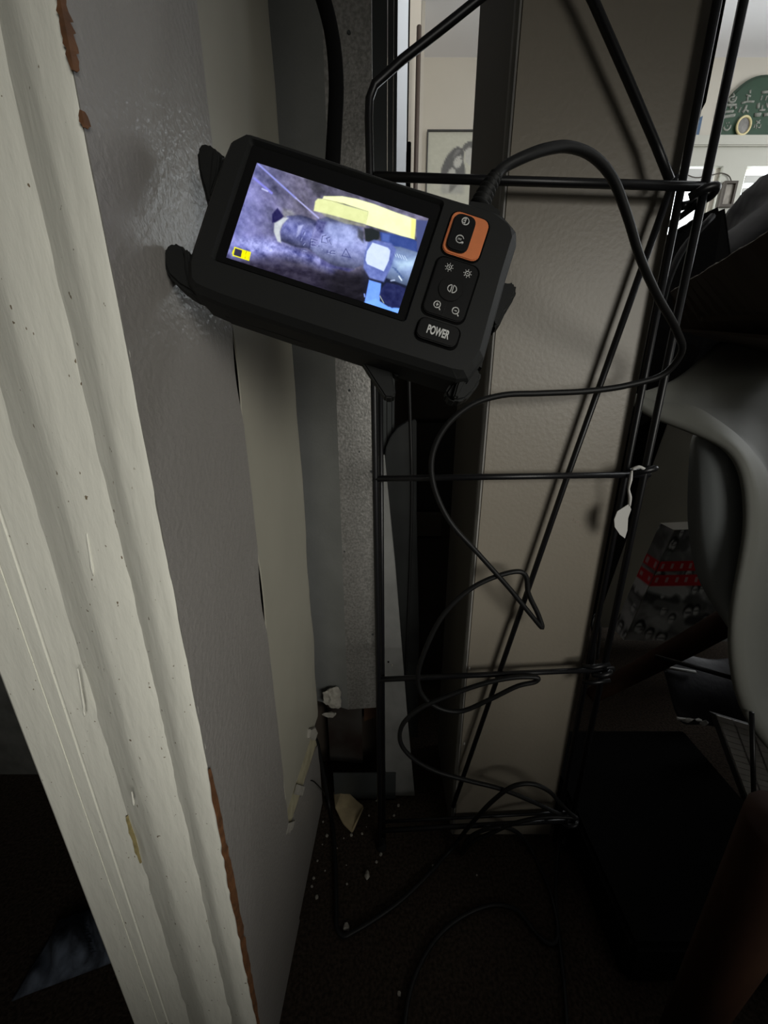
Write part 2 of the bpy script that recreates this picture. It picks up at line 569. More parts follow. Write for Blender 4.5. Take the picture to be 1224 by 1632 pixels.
# cream board: thin, ragged on its far edge, ending at a torn lower edge
zb_back, zb_front = jp(501, 1166).z, jp(456, 1302).z
cvs, cfs = [], []
zl = np.linspace(0, 1, 90)
for k, s in enumerate(zl):
    zf = zb_front + (1.35 - zb_front) * s
    zk = zb_back + (1.35 - zb_back) * s
    ye = Y3 + (fbm(np.array(zk * 9.0), np.array(2.0), 5) - 0.5) * 0.018
    yi = ye - 0.009
    y0 = Y2 + 0.0006 + 0.6 * crack(zf)
    cvs += [(JX(y0) - 0.0010, y0, zf), (JX(yi) - 0.0010, yi, zk), (JX(ye) - 0.0028, ye, zk), (JX(ye) - 0.006, ye, zk), (JX(y0) - 0.0022, y0, zf)]
for k in range(len(zl) - 1):
    for q in range(5):
        q2 = (q + 1) % 5
        cfs.append((k * 5 + q, k * 5 + q2, (k + 1) * 5 + q2, (k + 1) * 5 + q))
cfs.append((0, 1, 2, 3, 4))
tag(mesh('trim_4', cvs, cfs, M['stop']), 'cream painted board between the grey jamb and the steel stud, torn at its lower end', 'board', kind='structure')
# lower plinth piece
Yp = 0.470
q1, q2 = jp(466, 1313), jp(505, 1191)
pv = [(JX(Y2) - 0.0012, Y2, 0), (JX(Yp) - 0.0012, Yp, 0), (JX(Yp) - 0.0012, Yp, q2.z - 0.01), (q2.x - 0.0012, q2.y, q2.z), (q1.x - 0.0012, q1.y, q1.z), (JX(Y2) - 0.0012, Y2, q1.z - 0.008)]
tag(prism('trim_5', pv, (-0.012, 0, 0), M['jamb'], bevel=0.0008), 'short grey-white board under the torn edge, down to the carpet', 'board', kind='structure')
# exposed strip between cream board and plinth
strip_pts = [jp(*q) for q in ((458, 1318), (467, 1316), (480, 1278), (494, 1232), (508, 1190), (503, 1168), (496, 1172), (480, 1215), (466, 1256), (455, 1298))]
strip_pts = [Vector((p.x - 0.0024, p.y, p.z)) for p in strip_pts]
sp_o = tag(prism('torn_strip', strip_pts, (-0.004, 0, 0), M['raw_edge']), 'tan strip of raw board showing along the torn edge of the cream board', 'board scrap')
b1 = [jp(470, 1266), jp(482, 1268), jp(486, 1254), jp(474, 1250)]
prism('tape_patch', [Vector((p.x + 0.0004, p.y, p.z)) for p in b1], (-0.002, 0, 0), M['plaster'], sp_o)
b1 = [jp(456, 1330), jp(466, 1322), jp(470, 1308), jp(460, 1312)]
prism('tape_patch', [Vector((p.x + 0.0004, p.y, p.z)) for p in b1], (-0.002, 0, 0), M['plaster'], sp_o)
b1 = [jp(490, 1176), jp(492, 1162), jp(500, 1159), jp(504, 1168), jp(500, 1180)]
prism('plaster_lump', [Vector((p.x + 0.003, p.y, p.z)) for p in b1], (-0.006, 0, 0), M['plaster'], sp_o, bevel=0.001)

# ---- galvanised steel stud
zbot = at(560, 1131, 0.492).z
stud = thing('metal_stud', 'galvanised steel stud with a spangled face right of the cream board', 'metal stud', (-0.055, 0.497, zbot), kind='structure')
xf, xr = -0.0585, -0.0118
prism('dull_web', [(-0.115, 0.512, zbot), (xf, 0.4925, zbot), (xf, 0.4945, zbot), (-0.115, 0.514, zbot)], (0, 0, ZC - zbot), M['galv'], stud)
fl_o = prism('spangled_flange', [(xf, 0.4925, zbot), (xr, 0.4965, zbot), (xr, 0.515, zbot), (xr - 0.0015, 0.515, zbot), (xr - 0.0015, 0.4985, zbot), (xf, 0.4945, zbot)], (0, 0, ZC - zbot), M['spangle'], stud)
for px, py, r in ((556, 52, 0.0022), (557, 622, 0.0019), (573, 720, 0.0014), (592, 752, 0.0022), (549, 878, 0.0012), (594, 1012, 0.0018)):
    p = at(px, py, 0.4945)
    p.y = 0.4925 + (p.x - xf) * 0.004 / (xr - xf)
    bm = bmesh.new()
    bmesh.ops.create_cone(bm, cap_ends=True, segments=14, radius1=r, radius2=r * 0.7, depth=0.0022, matrix=Matrix.Translation(p) @ Matrix.Rotation(math.pi / 2, 4, 'X'))
    from_bm('screw_head', bm, M['dark_steel'], stud)
fr = thing('steel_door_frame', 'dark grey steel frame edge just right of the spangled stud', 'door frame', (0, 0.56, 0), kind='structure')
box('face', (xr - 0.004, 0.556, 0), (0.0035, 0.60, ZC), M['dark_steel'], fr)
box('return_lip', (0.0045, 0.560, 0), (0.0105, 0.60, ZC), M['dark_steel'], fr)
box('return_edge', (0.0115, 0.568, 0), (0.0150, 0.60, ZC), M['dark_steel'], fr)

# wall bottom behind the stud: dark cavity
cav = thing('wall_cavity', 'dark open cavity with rusty sheet under the cut steel stud', 'wall cavity', (-0.06, 0.52, 0), kind='structure')
box('back_board', (-0.14, 0.545, 0), (0.02, 0.555, 0.25), M['cabinet'], cav)
prism('brown_block', [(-0.035, 0.53, 0.115), (-0.010, 0.53, 0.125), (-0.010, 0.53, 0.19), (-0.035, 0.53, 0.19)], (0, 0.01, 0), mat('rusty_brown', (0.10, 0.045, 0.02), 0.8, var=0.4, vscale=40), cav)
prism('sheet', [(-0.098, 0.523, 0.03), (-0.038, 0.517, 0.03), (-0.038, 0.517, 0.19), (-0.098, 0.523, 0.19)], (0, 0.002, 0), mat('stained_sheet', (0.075, 0.07, 0.062), 0.6, metal=0.3, col2=(0.035, 0.02, 0.015), vscale=14), cav)
box('floor_track', (-0.085, 0.474, 0.0), (0.02, 0.476, 0.062), M['dark_steel'], cav)
box('track_base', (-0.085, 0.474, 0.0), (0.02, 0.52, 0.003), M['dark_steel'], cav)

# ---- taupe painted post
pf, pb = 0.4200, 0.582
pxl, pxr = 0.1067, 0.2637
post = thing('wooden_post', 'broad taupe painted post behind the black wire rack', 'post', ((pxl + pxr) / 2, 0.5, 0), kind='structure')
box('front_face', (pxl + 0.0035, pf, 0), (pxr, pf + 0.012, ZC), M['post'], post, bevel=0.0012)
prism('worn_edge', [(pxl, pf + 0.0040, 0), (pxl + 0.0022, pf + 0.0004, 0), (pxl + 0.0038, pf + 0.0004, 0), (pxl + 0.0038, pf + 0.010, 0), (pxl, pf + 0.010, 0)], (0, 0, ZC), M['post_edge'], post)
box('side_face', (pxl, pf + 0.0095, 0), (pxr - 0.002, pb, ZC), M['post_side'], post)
sc = mat('faint_scuff', (0.25, 0.205, 0.165), 0.6)
for px, py, w_, h_ in ((920, 832, 5, 2), (926, 838, 4, 2), (955, 850, 5, 2), (915, 828, 2, 4)):
    p = at(px, py, pf)
    box('scuff', (p.x - w_ * 0.0004, pf - 0.0002, p.z - h_ * 0.0004), (p.x + w_ * 0.0004, pf + 0.001, p.z + h_ * 0.0004), sc, post)
for px, py in ((830, 1065), (822, 1185)):
    p = at(px - 82, py, pf)
    box('paint_fleck', (p.x - 0.0010, pf - 0.0005, p.z - 0.002), (p.x + 0.001, pf + 0.001, p.z + 0.002), M['white_tape'], post)

# ------------------------------------------------------------------ far room
# windows
def window(name, x0, x1, label):
    t = thing(name, label, 'window', ((x0 + x1) / 2, YB, zs_), kind='structure')
    box('pane', (x0, YB + 0.06, zs_), (x1, YB + 0.065, zh), M['pane'], t)
    for a in (x0, x1 - 0.03):
        box('window_frame', (a, YB + 0.02, zs_), (a + 0.03, YB + 0.058, zh), M['white_trim'], t)
    zm = zs_ + (zh - zs_) * 0.45
    box('sash_rail', (x0 + 0.03, YB + 0.02, zm), (x1 - 0.03, YB + 0.058, zm + 0.04), M['white_trim'], t)
    return t


w1 = window('window_1', W1[0], W1[1], 'overexposed daylit window behind the right uprights of the rack')
w2 = window('window_2', W2[0], W2[1], 'bright window with blind slats at the right edge above the black bag')
box('blind_slat', (W1[0], YB - 0.02, zh - 0.09), (W1[1] - 0.02, YB - 0.012, zh - 0.012), M['slat'], w1)
for k in range(3):
    z = zh - 0.05 - k * 0.075
    box('blind_slat', (W2[0] + 0.01, YB - 0.02, z - (0.045 if k != 1 else 0.03)), (W2[1], YB - 0.012, z), M['slat'], w2)
hx0, hx1 = W1[0] - 0.2, W2[1] + 0.2
zt0 = at(1200, 211, YB - 0.03).z
zt1 = at(1200, 231, YB - 0.03).z
tag(box('trim_6', (hx0, YB - 0.028, zh), (hx1, YB - 0.001, zt1 - 0.012), M['white_trim']), 'white window header board under the green plaque', 'window header', kind='structure')
tag(box('trim_7', (hx0, YB - 0.05, zt1 - 0.012), (hx1, YB - 0.001, zt0 - 0.02), M['white_trim'], bevel=0.006), 'white moulded shelf rail over the far windows', 'shelf rail', kind='structure')
tag(box('trim_8', (W1[1] + 0.03, YB - 0.03, zs_), (W2[0] - 0.005, YB - 0.001, zh), M['white_trim']), 'white window casing between the two far windows', 'window casing', kind='structure')
shelf_z = zt0 - 0.02

# green arched plaque standing on the rail
pc = at(1195, 211, YB - 0.02)
px_m = (at(1224, 200, YB).x - at(1200, 200, YB).x) / 24.0
plq = thing('arched_plaque', 'dark green arched plaque with pale symbols on the white rail', 'plaque', (pc.x, YB - 0.02, shelf_z))
Rx, Rz = 57 * px_m, 88 * px_m * 0.86


def arch(rx, rz, y, z0):
    pts = [Vector((pc.x + 4 * px_m - rx, y, z0)), Vector((pc.x + 4 * px_m + rx, y, z0))]
    for k in range(0, 25):
        a = math.pi * k / 24
        pts.append(Vector((pc.x + 4 * px_m + rx * math.cos(a), y, z0 + 0.25 * rz + 0.75 * rz * math.sin(a))))
    return pts


prism('rim', arch(Rx, Rz, YB - 0.022, shelf_z), (0, 0.02, 0), M['green_rim'], plq)
prism('board', arch(Rx * 0.93, Rz * 0.94, YB - 0.025, shelf_z + 0.004), (0, 0.004, 0), M['green'], plq)


def pq(x, y, Y=YB - 0.0252):
    """a point on the plaque face from the close-up grid"""
    return at(1130 + x * 94 / 1224.0, 110 + y * 120 / 1563.0, Y)


def stroke(pts, wd, name='symbol_stroke', m=None, par=None):
    tube(name, [pq(*p) for p in pts], wd * px_m / 13.0, m or M['sign_ink'], par or plq, div=2, seg=6)


for pts, wd in ([[(420, 600), (415, 670), (470, 695), (540, 660), (560, 580)], 20], [[(500, 510), (520, 560)], 16], [[(440, 590), (530, 570)], 16], [[(470, 640), (520, 630)], 14],
                [[(850, 440), (845, 510)], 22], [[(770, 540), (860, 570)], 16], [[(800, 560), (790, 680)], 18], [[(670, 715), (790, 680), (930, 680)], 18],
                [[(1090, 490), (1220, 480)], 24], [[(1100, 560), (1070, 650)], 16], [[(1200, 560), (1160, 650)], 18], [[(1240, 480), (1300, 520)], 20],
                [[(290, 760), (560, 745)], 22], [[(320, 810), (340, 830)], 26], [[(430, 780), (450, 820)], 22], [[(545, 770), (550, 830)], 24],
                [[(290, 900), (500, 880)], 24], [[(240, 1010), (420, 980), (530, 960)], 30],
                [[(770, 760), (740, 840), (690, 910)], 26], [[(660, 800), (610, 900)], 16], [[(740, 820), (810, 900)], 16], [[(810, 860), (800, 910)], 16],
                [[(1020, 720), (1010, 820)], 30], [[(1100, 760), (1090, 850)], 20], [[(1180, 720), (1220, 800)], 20], [[(940, 960), (1060, 950)], 34], [[(1130, 960), (1280, 930)], 30], [[(1040, 860), (1160, 850)], 18],
                [[(300, 1200), (320, 1260), (380, 1270), (430, 1220), (440, 1170)], 18], [[(350, 1120), (355, 1140)], 14], [[(405, 1105), (410, 1130)], 14], [[(375, 1165), (378, 1200)], 12],
                [[(970, 1080), (1050, 1130)], 13], [[(1060, 1060), (960, 1170)], 13], [[(940, 1160), (930, 1220)], 12], [[(990, 1170), (970, 1240)], 12], [[(1070, 1150), (1050, 1220), (1010, 1210)], 12]):
    stroke(pts, wd)
# round gilt photo frame standing before the plaque
rc = at(1130 + 720 * 94 / 1224.0, 110 + 1170 * 120 / 1563.0, YB - 0.04)
rf = thing('round_photo_frame', 'small round gold photo frame standing before the green plaque', 'photo frame', (rc.x, YB - 0.04, shelf_z))
ra, rb_ = 10.5 * px_m, 11.5 * px_m
rc.z = shelf_z + rb_ + 0.002
tube('gold_rim', [rc + Vector((ra * math.cos(a), 0, rb_ * math.sin(a))) for a in np.linspace(0, 2 * math.pi, 33)], 1.6 * px_m, M['gold'], rf, seg=8)
ell = [rc + Vector((ra * math.cos(a), 0.003, rb_ * math.sin(a))) for a in np.linspace(0, 2 * math.pi, 32, endpoint=False)]
prism('photo', ell, (0, 0.006, 0), mat('grey_photo', (0.30, 0.29, 0.27), 0.5, col2=(0.10, 0.095, 0.09), vscale=16), rf)
# blue box on the rail
p = at(1092, 214, YB - 0.03)
bx = thing('blue_box', 'blue box on the white rail at the post edge', 'box', (p.x, YB - 0.02, shelf_z))
x0, x1, z1 = at(1085, 205, YB).x, at(1112, 205, YB).x, at(1110, 193, YB - 0.03).z
prism('carton', [(x0, YB - 0.03, shelf_z), (x1, YB - 0.03, shelf_z), (x1, YB - 0.03, z1 + 0.03), (x0, YB - 0.03, z1 - 0.03)], (0, 0.03, 0), M['blue_box'], bx, bevel=0.002)
prism('pale_lid', [(x0, YB - 0.031, z1 - 0.03), (x1, YB - 0.031, z1 + 0.03), (x1, YB - 0.031, z1 + 0.036), (x0, YB - 0.031, z1 - 0.024)], (0, 0.03, 0), M['white_trim'], bx)
# little brown picture on the casing and the cord above it
sx0, sx1 = at(1152, 300, YB - 0.05).x, at(1173, 300, YB - 0.05).x
sz1, sz0 = at(1160, 289, YB - 0.05).z, at(1160, 330, YB - 0.05).z
pic = thing('small_picture', 'small brown framed picture on the casing between the windows', 'picture', ((sx0 + sx1) / 2, YB - 0.04, sz0))
wdt = (sx1 - sx0) * 0.16
for lo, hi in (((sx0, sz0), (sx0 + wdt, sz1)), ((sx1 - wdt, sz0), (sx1, sz1)), ((sx0 + wdt, sz1 - wdt), (sx1 - wdt, sz1)), ((sx0 + wdt, sz0), (sx1 - wdt, sz0 + wdt))):
    box('frame_rail', (lo[0], YB - 0.06, lo[1]), (hi[0], YB - 0.034, hi[1]), M['brown_frame'], pic)
box('print', (sx0 + wdt, YB - 0.045, sz0 + wdt), (sx1 - wdt, YB - 0.034, sz1 - wdt), mat('faded_print', (0.33, 0.30, 0.25), 0.6, var=0.4, vscale=20), pic)
tag(tube('picture_cord', [at(1082, 272, YB - 0.04), at(1108, 283, YB - 0.04), at(1135, 279, YB - 0.04), at(1150, 276, YB - 0.04), at(1162, 281, YB - 0.04), at(1166, 290, YB - 0.045)], 0.0035, M['brown_frame'], None, div=5, seg=6),
    'thin dark cord looped across the far window to the small picture', 'cord')

# framed charcoal portrait on the back wall, seen left of the post
fx0, fx1 = at(681, 208, YB - 0.02).x, at(681, 208, YB - 0.02).x + 0.86
fz1 = at(681, 207, YB - 0.02).z
fz0 = fz1 - 1.05
por = thing('framed_portrait', 'thin black framed charcoal portrait of long-haired figures on the far wall', 'picture', ((fx0 + fx1) / 2, YB - 0.02, fz0))
por.location = ((fx0 + fx1) / 2, YB - 0.012, fz0)
fb = 0.008
for lo, hi in (((fx0, fz0), (fx0 + fb, fz1)), ((fx1 - fb, fz0), (fx1, fz1)), ((fx0 + fb, fz1 - fb), (fx1 - fb, fz1)), ((fx0 + fb, fz0), (fx1 - fb, fz0 + fb))):
    box('frame_rail', (lo[0], YB - 0.026, lo[1]), (hi[0], YB - 0.002, hi[1]), M['frame'], por)


def portrait(u, v):
    # grid of the close-up: x 225..910 covers the visible part of the sheet
    upx = (at(780, 207, YB).x - fx0) / (780 - 681.0)
    x = 225 + u * (fx1 - fx0 - 2 * fb) / upx * 10.2
    zpx = (fz1 - at(681, 300, YB).z) / 93.0
    y = 205 + v * (fz1 - fz0 - 2 * fb) / zpx * 10.2
    col = np.ones((len(u), 3)) * np.array([0.74, 0.74, 0.68])
    nz = fbm(x / 40, y / 40, 4)[:, None] - 0.5

    def fill(poly, c, soft=14.0):
        a = np.clip(0.5 - polydist(x, y, poly) / soft, 0, 1)[:, None]
        col[:] = col * (1 - a) + np.array(c) * a
    fill([(775, 480), (820, 400), (890, 350), (1100, 330), (1200, 600), (1150, 800), (1000, 860), (860, 560), (830, 520)], (0.40, 0.40, 0.39))
    fill([(840, 510), (900, 450), (1010, 480), (1020, 680), (930, 760), (840, 690)], (0.72, 0.72, 0.69))
    fill([(455, 940), (460, 800), (520, 640), (560, 570), (640, 480), (710, 440), (790, 470), (820, 540), (810, 660), (850, 800), (860, 940)], (0.37, 0.37, 0.365))
    fill([(640, 600), (700, 500), (760, 490), (740, 540), (680, 590), (640, 650)], (0.48, 0.48, 0.47))
    fill([(690, 620), (780, 580), (800, 690), (770, 770), (710, 810), (660, 760), (655, 690)], (0.74, 0.74, 0.71), 18)
    fill([(690, 650), (730, 645), (730, 660), (690, 668)], (0.38, 0.38, 0.37), 12)
    fill([(760, 640), (790, 640), (790, 655), (760, 655)], (0.38, 0.38, 0.37), 12)
    fill([(720, 760), (765, 755), (760, 772), (725, 775)], (0.48, 0.48, 0.47), 10)
    fill([(545, 940), (590, 830), (640, 790), (690, 830), (710, 940)], (0.71, 0.71, 0.68), 18)
    fill([(460, 940), (860, 940), (840, 1240), (470, 1240)], (0.66, 0.66, 0.63), 50)
    fill([(610, 1080), (760, 1060), (660, 1180), (600, 1230)], (0.45, 0.45, 0.43), 30)
    return col + nz * 0.06


painted('charcoal_drawing', (fx0 + fb, YB - 0.012, fz1 - fb), (fx1 - fb, YB - 0.012, fz1 - fb), (fx1 - fb, YB - 0.012, fz0 + fb), (fx0 + fb, YB - 0.012, fz0 + fb), 90, 110, portrait, M['print'], por)

# the left part of that opening: white door edge, cream wall end, leaning pole, black post
tag(box('door_1', (at(632, 150, 2.0).x, 2.0, 0), (at(649, 150, 2.0).x, 2.04, ZC - 0.01), M['blue_white']), 'cool white door edge between dark steel frame and cream wall', 'door', kind='structure')
tag(box('trim_9', (at(649, 150, 2.02).x, 2.01, 0), (at(651.3, 150, 2.02).x, 2.05, ZC), M['black']), 'thin dark seam beside the white door edge', 'trim', kind='structure')
tag(box('wall_end', (at(650, 150, 2.4).x, 2.4, 0), (at(668.5, 150, 2.4).x, 2.5, ZC), M['far_wall']), 'narrow cream wall end left of the leaning pole', 'wall', kind='structure')
tag(tube('wooden_pole', [Vector((at(661.5, 330, 2.30).x, 2.30, 0.0)), at(661.5, 330, 2.30), at(668, 42, 2.30)], 0.011, M['stick'], seg=8), 'thin brown wooden pole leaning upright by the cream wall end', 'pole')
tag(box('wall_corner', (at(669, 150, 3.0).x, 3.0, 0), (at(674.5, 150, 3.0).x, YB, ZC), M['far_wall']), 'cream wall corner at the edge of the portrait wall', 'wall', kind='structure')
p0 = at(649, 225, 1.5)
tag(box('speaker_box', (p0.x, 1.5, 0.0), (at(655.5, 225, 1.5).x, 1.56, p0.z), M['black'], bevel=0.002), 'slim black upright box just above the handheld screen', 'black box')

# dark cabinet below the opening
cabx0, cabx1, cabz = -0.03, 0.30, 0.86
cab = thing('drawer_cabinet', 'dark brown cabinet with flat drawers in the gap behind the rack', 'cabinet', (0.12, 0.85, 0))
box('carcass', (cabx0, 0.765, 0), (cabx1, 1.1, cabz), M['cabinet'], cab)
zA = at(700, 671, 0.75).z
zB, zC_ = at(690, 817, 0.75).z, at(690, 855, 0.75).z
box('drawer', (at(655, 640, 0.75).x, 0.752, zA + 0.003), (cabx1 - 0.01, 0.765, cabz - 0.02), M['cabinet'], cab, bevel=0.002)
box('drawer', (at(657, 750, 0.75).x, 0.752, zB + 0.004), (cabx1 - 0.01, 0.765, zA - 0.003), mat('near_black_drawer', (0.03, 0.027, 0.023), 0.7), cab, bevel=0.002)
box('drawer', (at(663, 830, 0.75).x, 0.745, zC_ + 0.002), (at(704, 830, 0.75).x, 0.765, zB), M['cabinet_pale'], cab, bevel=0.002)
box('drawer', (at(664, 900, 0.75).x, 0.750, 0.03), (at(704, 900, 0.75).x, 0.765, zC_ - 0.004), M['cabinet'], cab, bevel=0.002)

# dark panel with a rounded shoulder leaning in the gap, and a pale steel strip in front of it
pts = [at(*q, 0.545) for q in ((613, 732), (615, 714), (622, 697), (634, 682), (650, 672), (664, 670), (664, 820), (668, 1000))]
pts += [Vector((pts[-1].x + 0.004, 0.545, 0.06)), Vector((0.048, 0.545, 0.06))]
tag(prism('rounded_case', pts, (0, 0.02, 0), M['case'], bevel=0.001), 'dark grey case with a rounded shoulder standing behind the pale steel strip', 'case')
pts = [at(603, 727, 0.484), at(613, 725, 0.484), at(630, 900, 0.482), at(650, 1150, 0.479), at(661, 1268, 0.4765), at(616, 1268, 0.4765), at(606, 1000, 0.480)]
st = tag(prism('steel_strip', pts, (0, 0.003, 0), M['strip']), 'pale grey tapering steel strip leaning beside the rack upright', 'steel strip')
p = at(619, 1055, 0.479)
box('hole', (p.x - 0.0012, p.y - 0.0006, p.z - 0.0012), (p.x + 0.0012, p.y + 0.001, p.z + 0.0012), M['gap'], st)
p = at(625, 1060, 0.479)
box('paint_fleck', (p.x - 0.001, p.y - 0.001, p.z - 0.0015), (p.x + 0.001, p.y + 0.001, p.z + 0.0015), M['plaster'], st)
tag(tube('hanging_cord', [at(653, 560, 0.50), at(652, 600, 0.50), at(654, 680, 0.50), at(656, 760, 0.50), at(655, 850, 0.505), Vector((0.034, 0.51, 0.1)), Vector((0.036, 0.51, 0.002))], 0.0024, M['cable'], div=4), 'black cord hanging in the gap under the handheld screen', 'cord')

# black strap hanging beside the post
st = thing('black_strap', 'black strap hanging beside the post above the blue box', 'strap', (0.36, 0.60, 1.0))
pts = [at(1131, -60, 0.60), at(1131, 0, 0.60), at(1098, 198, 0.60), at(1106, 187, 0.60), at(1147, 0, 0.60), at(1150, -60, 0.60)]
prism('dark_layer', pts, (0, 0.003, 0), mat('dark_brown_web', (0.02, 0.017, 0.015), 0.8), st)
pts = [at(1145, -60, 0.595), at(1139, 0, 0.595), at(1108, 205, 0.595), at(1115, 190, 0.595), at(1118, 176, 0.595), at(1125, 163, 0.595), at(1157, 0, 0.595), at(1164, -60, 0.595)]
prism('front_layer', pts, (0, 0.003, 0), M['black'], st)

# ------------------------------------------------------------------ wire rack
YR = 0.400
rack = thing('wire_rack', 'tall black wire rack with crossbars and slanting rods in front of the post', 'wire rack', (0.13, YR, 0))
RW = 0.0034
xL, xL2 = -0.0075, 0.0015
xa, xb = 0.2600, 0.2722
zbar = [at(900, 292, YR).z, at(800, 758, YR).z, at(800, 1076, YR).z, at(760, 1313, YR).z]
zk = at(588, 150, YR).z
# left upright bends over at the top into the gable
top = [Vector((-0.0060, YR, 0.0)), Vector((-0.0075, YR, 0.4)), Vector((-0.0105, YR, 0.75)), Vector((-0.0125, YR, zk - 0.015)), Vector((-0.0118, YR, zk - 0.003)), Vector((-0.0075, YR, zk + 0.006)), at(640, 96, YR), at(700, 49, YR), at(760, 1, YR), at(850, -70, YR)]
tube('gable_upright', top, RW, M['wire'], rack, div=1)
tube('upright', [(0.0, YR + 0.010, 0), (-0.0045, YR + 0.010, zbar[0])], RW * 0.8, M['wire'], rack)
tube('upright', [(xa + 0.008, YR + 0.012, 0), (xa, YR + 0.012, 1.15)], RW, M['wire'], rack)
tube('upright', [(xb + 0.008, YR, 0), (xb, YR, 1.15)], RW * 1.05, M['wire'], rack)
tube('gable_rod', [at(850, -190, YR + 0.006), at(945, 0, YR + 0.006), at(1000, 125, YR + 0.006), at(1045, 230, YR + 0.006), at(1068, 288, YR + 0.003)], RW * 1.05, M['wire'], rack)
tube('diagonal_rod', [at(1076, 280, YR + 0.009), at(905, 757, YR + 0.009), at(722, 1285, YR + 0.009)], RW * 0.92, M['wire'], rack)
tube('crossbar', [at(596, 281, YR), at(800, 288, YR), at(1134, 298, YR)], RW * 1.05, M['wire'], rack)
tube('crossbar', [at(594, 763, YR), at(1035, 756, YR)], RW, M['wire'], rack)
tube('crossbar', [at(603, 1083, YR), at(978, 1066, YR)], RW, M['wire'], rack)
tube('crossbar', [at(606, 1324, YR), at(930, 1306, YR)], RW, M['wire'], rack)
tube('crossbar', [at(606, 1310, YR + 0.012), at(905, 1294, YR + 0.012)], RW * 0.7, M['wire'], rack)
# wire curls where the bars meet the right uprights
for i, z in enumerate(zbar):
    cx = xb + 0.001 + 0.004 * (0.9 - z) / 0.9
    dz = -0.008 if i == 0 else 0.006
    pts = [Vector((cx - 0.012, YR - 0.002, z + dz - 0.003)), Vector((cx - 0.004, YR - 0.008, z + dz + 0.001)), Vector((cx + 0.007, YR - 0.006, z + dz + 0.003)),
           Vector((cx + 0.010, YR + 0.004, z + dz)), Vector((cx + 0.002, YR + 0.011, z + dz - 0.002)), Vector((cx - 0.010, YR + 0.010, z + dz - 0.005))]
    tube('wire_curl', pts, RW, M['wire'], rack, div=4)
tube('brace', [at(1112, 325, YR + 0.006), at(1085, 345, YR + 0.02), at(1055, 364, YR + 0.06)], RW * 0.8, M['wire'], rack)
for a, b in ((1058, 1064), (1084, 1088)):
    tube('wire_end', [at(972, a, YR - 0.004), at(945, b, YR - 0.005), at(928, a + 3, YR)], RW * 0.8, M['wire'], rack)
for x in (xL + 0.003, xb + 0.006):
    bm = bmesh.new()
    bmesh.ops.create_cone(bm, cap_ends=True, segments=16, radius1=0.008, radius2=0.006, depth=0.012, matrix=Matrix.Translation((x, YR + 0.003, 0.006)))
    from_bm('foot_cap', bm, M['rubber'], rack)

# white tape tied on the rack
tp = thing('paper_tag', 'torn white paper tag tied to the rack at the second bar', 'tag', at(1002, 765, YR))
tube('tie', [at(1007, 748, YR - 0.006), at(1018, 744, YR - 0.008), at(1028, 748, YR - 0.008), at(1036, 746, YR - 0.004)], 0.0016, M['white_tape'], tp, div=3)
tube('twist', [at(1007, 750, YR - 0.006), at(1005, 765, YR - 0.008), at(1002, 780, YR - 0.007), at(1004, 792, YR - 0.008), at(1003, 806, YR - 0.007)], [0.001, 0.0017, 0.0011, 0.0018, 0.0015], M['white_tape'], tp, div=3)
pts = [at(q[0], q[1], YR - 0.008) for q in ((1003, 803), (1006, 812), (1001, 826), (1000, 845), (996, 858), (988, 852), (980, 840), (979, 828), (984, 815), (995, 808))]
prism('flag', pts, (0, 0.0008, 0), M['white_tape'], tp)

# ------------------------------------------------------------------ handheld inspection screen
TD = 0.198
th = math.radians(18.0)
Rv, Uv, Fv = Vector((1, 0, 0)), Vector((0, sp, cp)), Vector((0, cp, -sp))
e1 = Rv * math.cos(th) - Uv * math.sin(th)
e2 = Rv * math.sin(th) + Uv * math.cos(th)
e3 = -Fv
org = att(522, 376, TD)
DM = Matrix(((e1.x, e2.x, e3.x, org.x), (e1.y, e2.y, e3.y, org.y), (e1.z, e2.z, e3.z, org.z), (0, 0, 0, 1)))
DI = DM.inverted()
dev = thing('inspection_monitor', 'black handheld inspection camera monitor with lit screen, propped against the door jamb', 'inspection camera', org)
dev['_local'] = 1
dev.matrix_world = DM
U = TD / F                                  # one close-up unit in metres


def dl(px, py, c=0.0):                      # point on the device at height c over its face
    return DI @ att(px, py, TD - c)


def lo(a, b, c):
    return Vector((a * U, b * U, c))


def rrect(a0, a1, b0, b1, r, n=5):
    pts = []
    for cx, cy, s in ((a1 - r, b1 - r, 0), (a0 + r, b1 - r, 1), (a0 + r, b0 + r, 2), (a1 - r, b0 + r, 3)):
        for k in range(n + 1):
            an = math.pi / 2 * (s + k / n)
            pts.append((cx + r * math.cos(an), cy + r * math.sin(an)))
    return pts


outline = [(-178, 127), (-202, 103), (-206, 60), (-207, -15), (-207, -108), (-196, -138), (-180, -149), (-133, -153), (127, -154), (268, -152), (287, -144), (300, -103), (297, -40), (294, 30), (293, 92), (288, 108), (262, 126), (232, 131), (187, 128), (74, 126), (-27, 127)]
ctr = (-4.0, 9.0)


def resample(poly, angs):
    out = []
    for a in angs:
        dx, dy = math.cos(a), math.sin(a)
        best = None
        for i in range(len(poly)):
            x1, y1 = poly[i - 1][0] - ctr[0], poly[i - 1][1] - ctr[1]
            x2, y2 = poly[i][0] - ctr[0], poly[i][1] - ctr[1]
            den = dx * (y2 - y1) - dy * (x2 - x1)
            if abs(den) < 1e-9:
                continue
            t = (x1 * (y2 - y1) - y1 * (x2 - x1)) / den
            s = (x1 * dy - y1 * dx) / den
            if t > 0 and -1e-6 <= s <= 1 + 1e-6 and (best is None or t > best):
                best = t
        out.append((ctr[0] + dx * best, ctr[1] + dy * best))
    return out


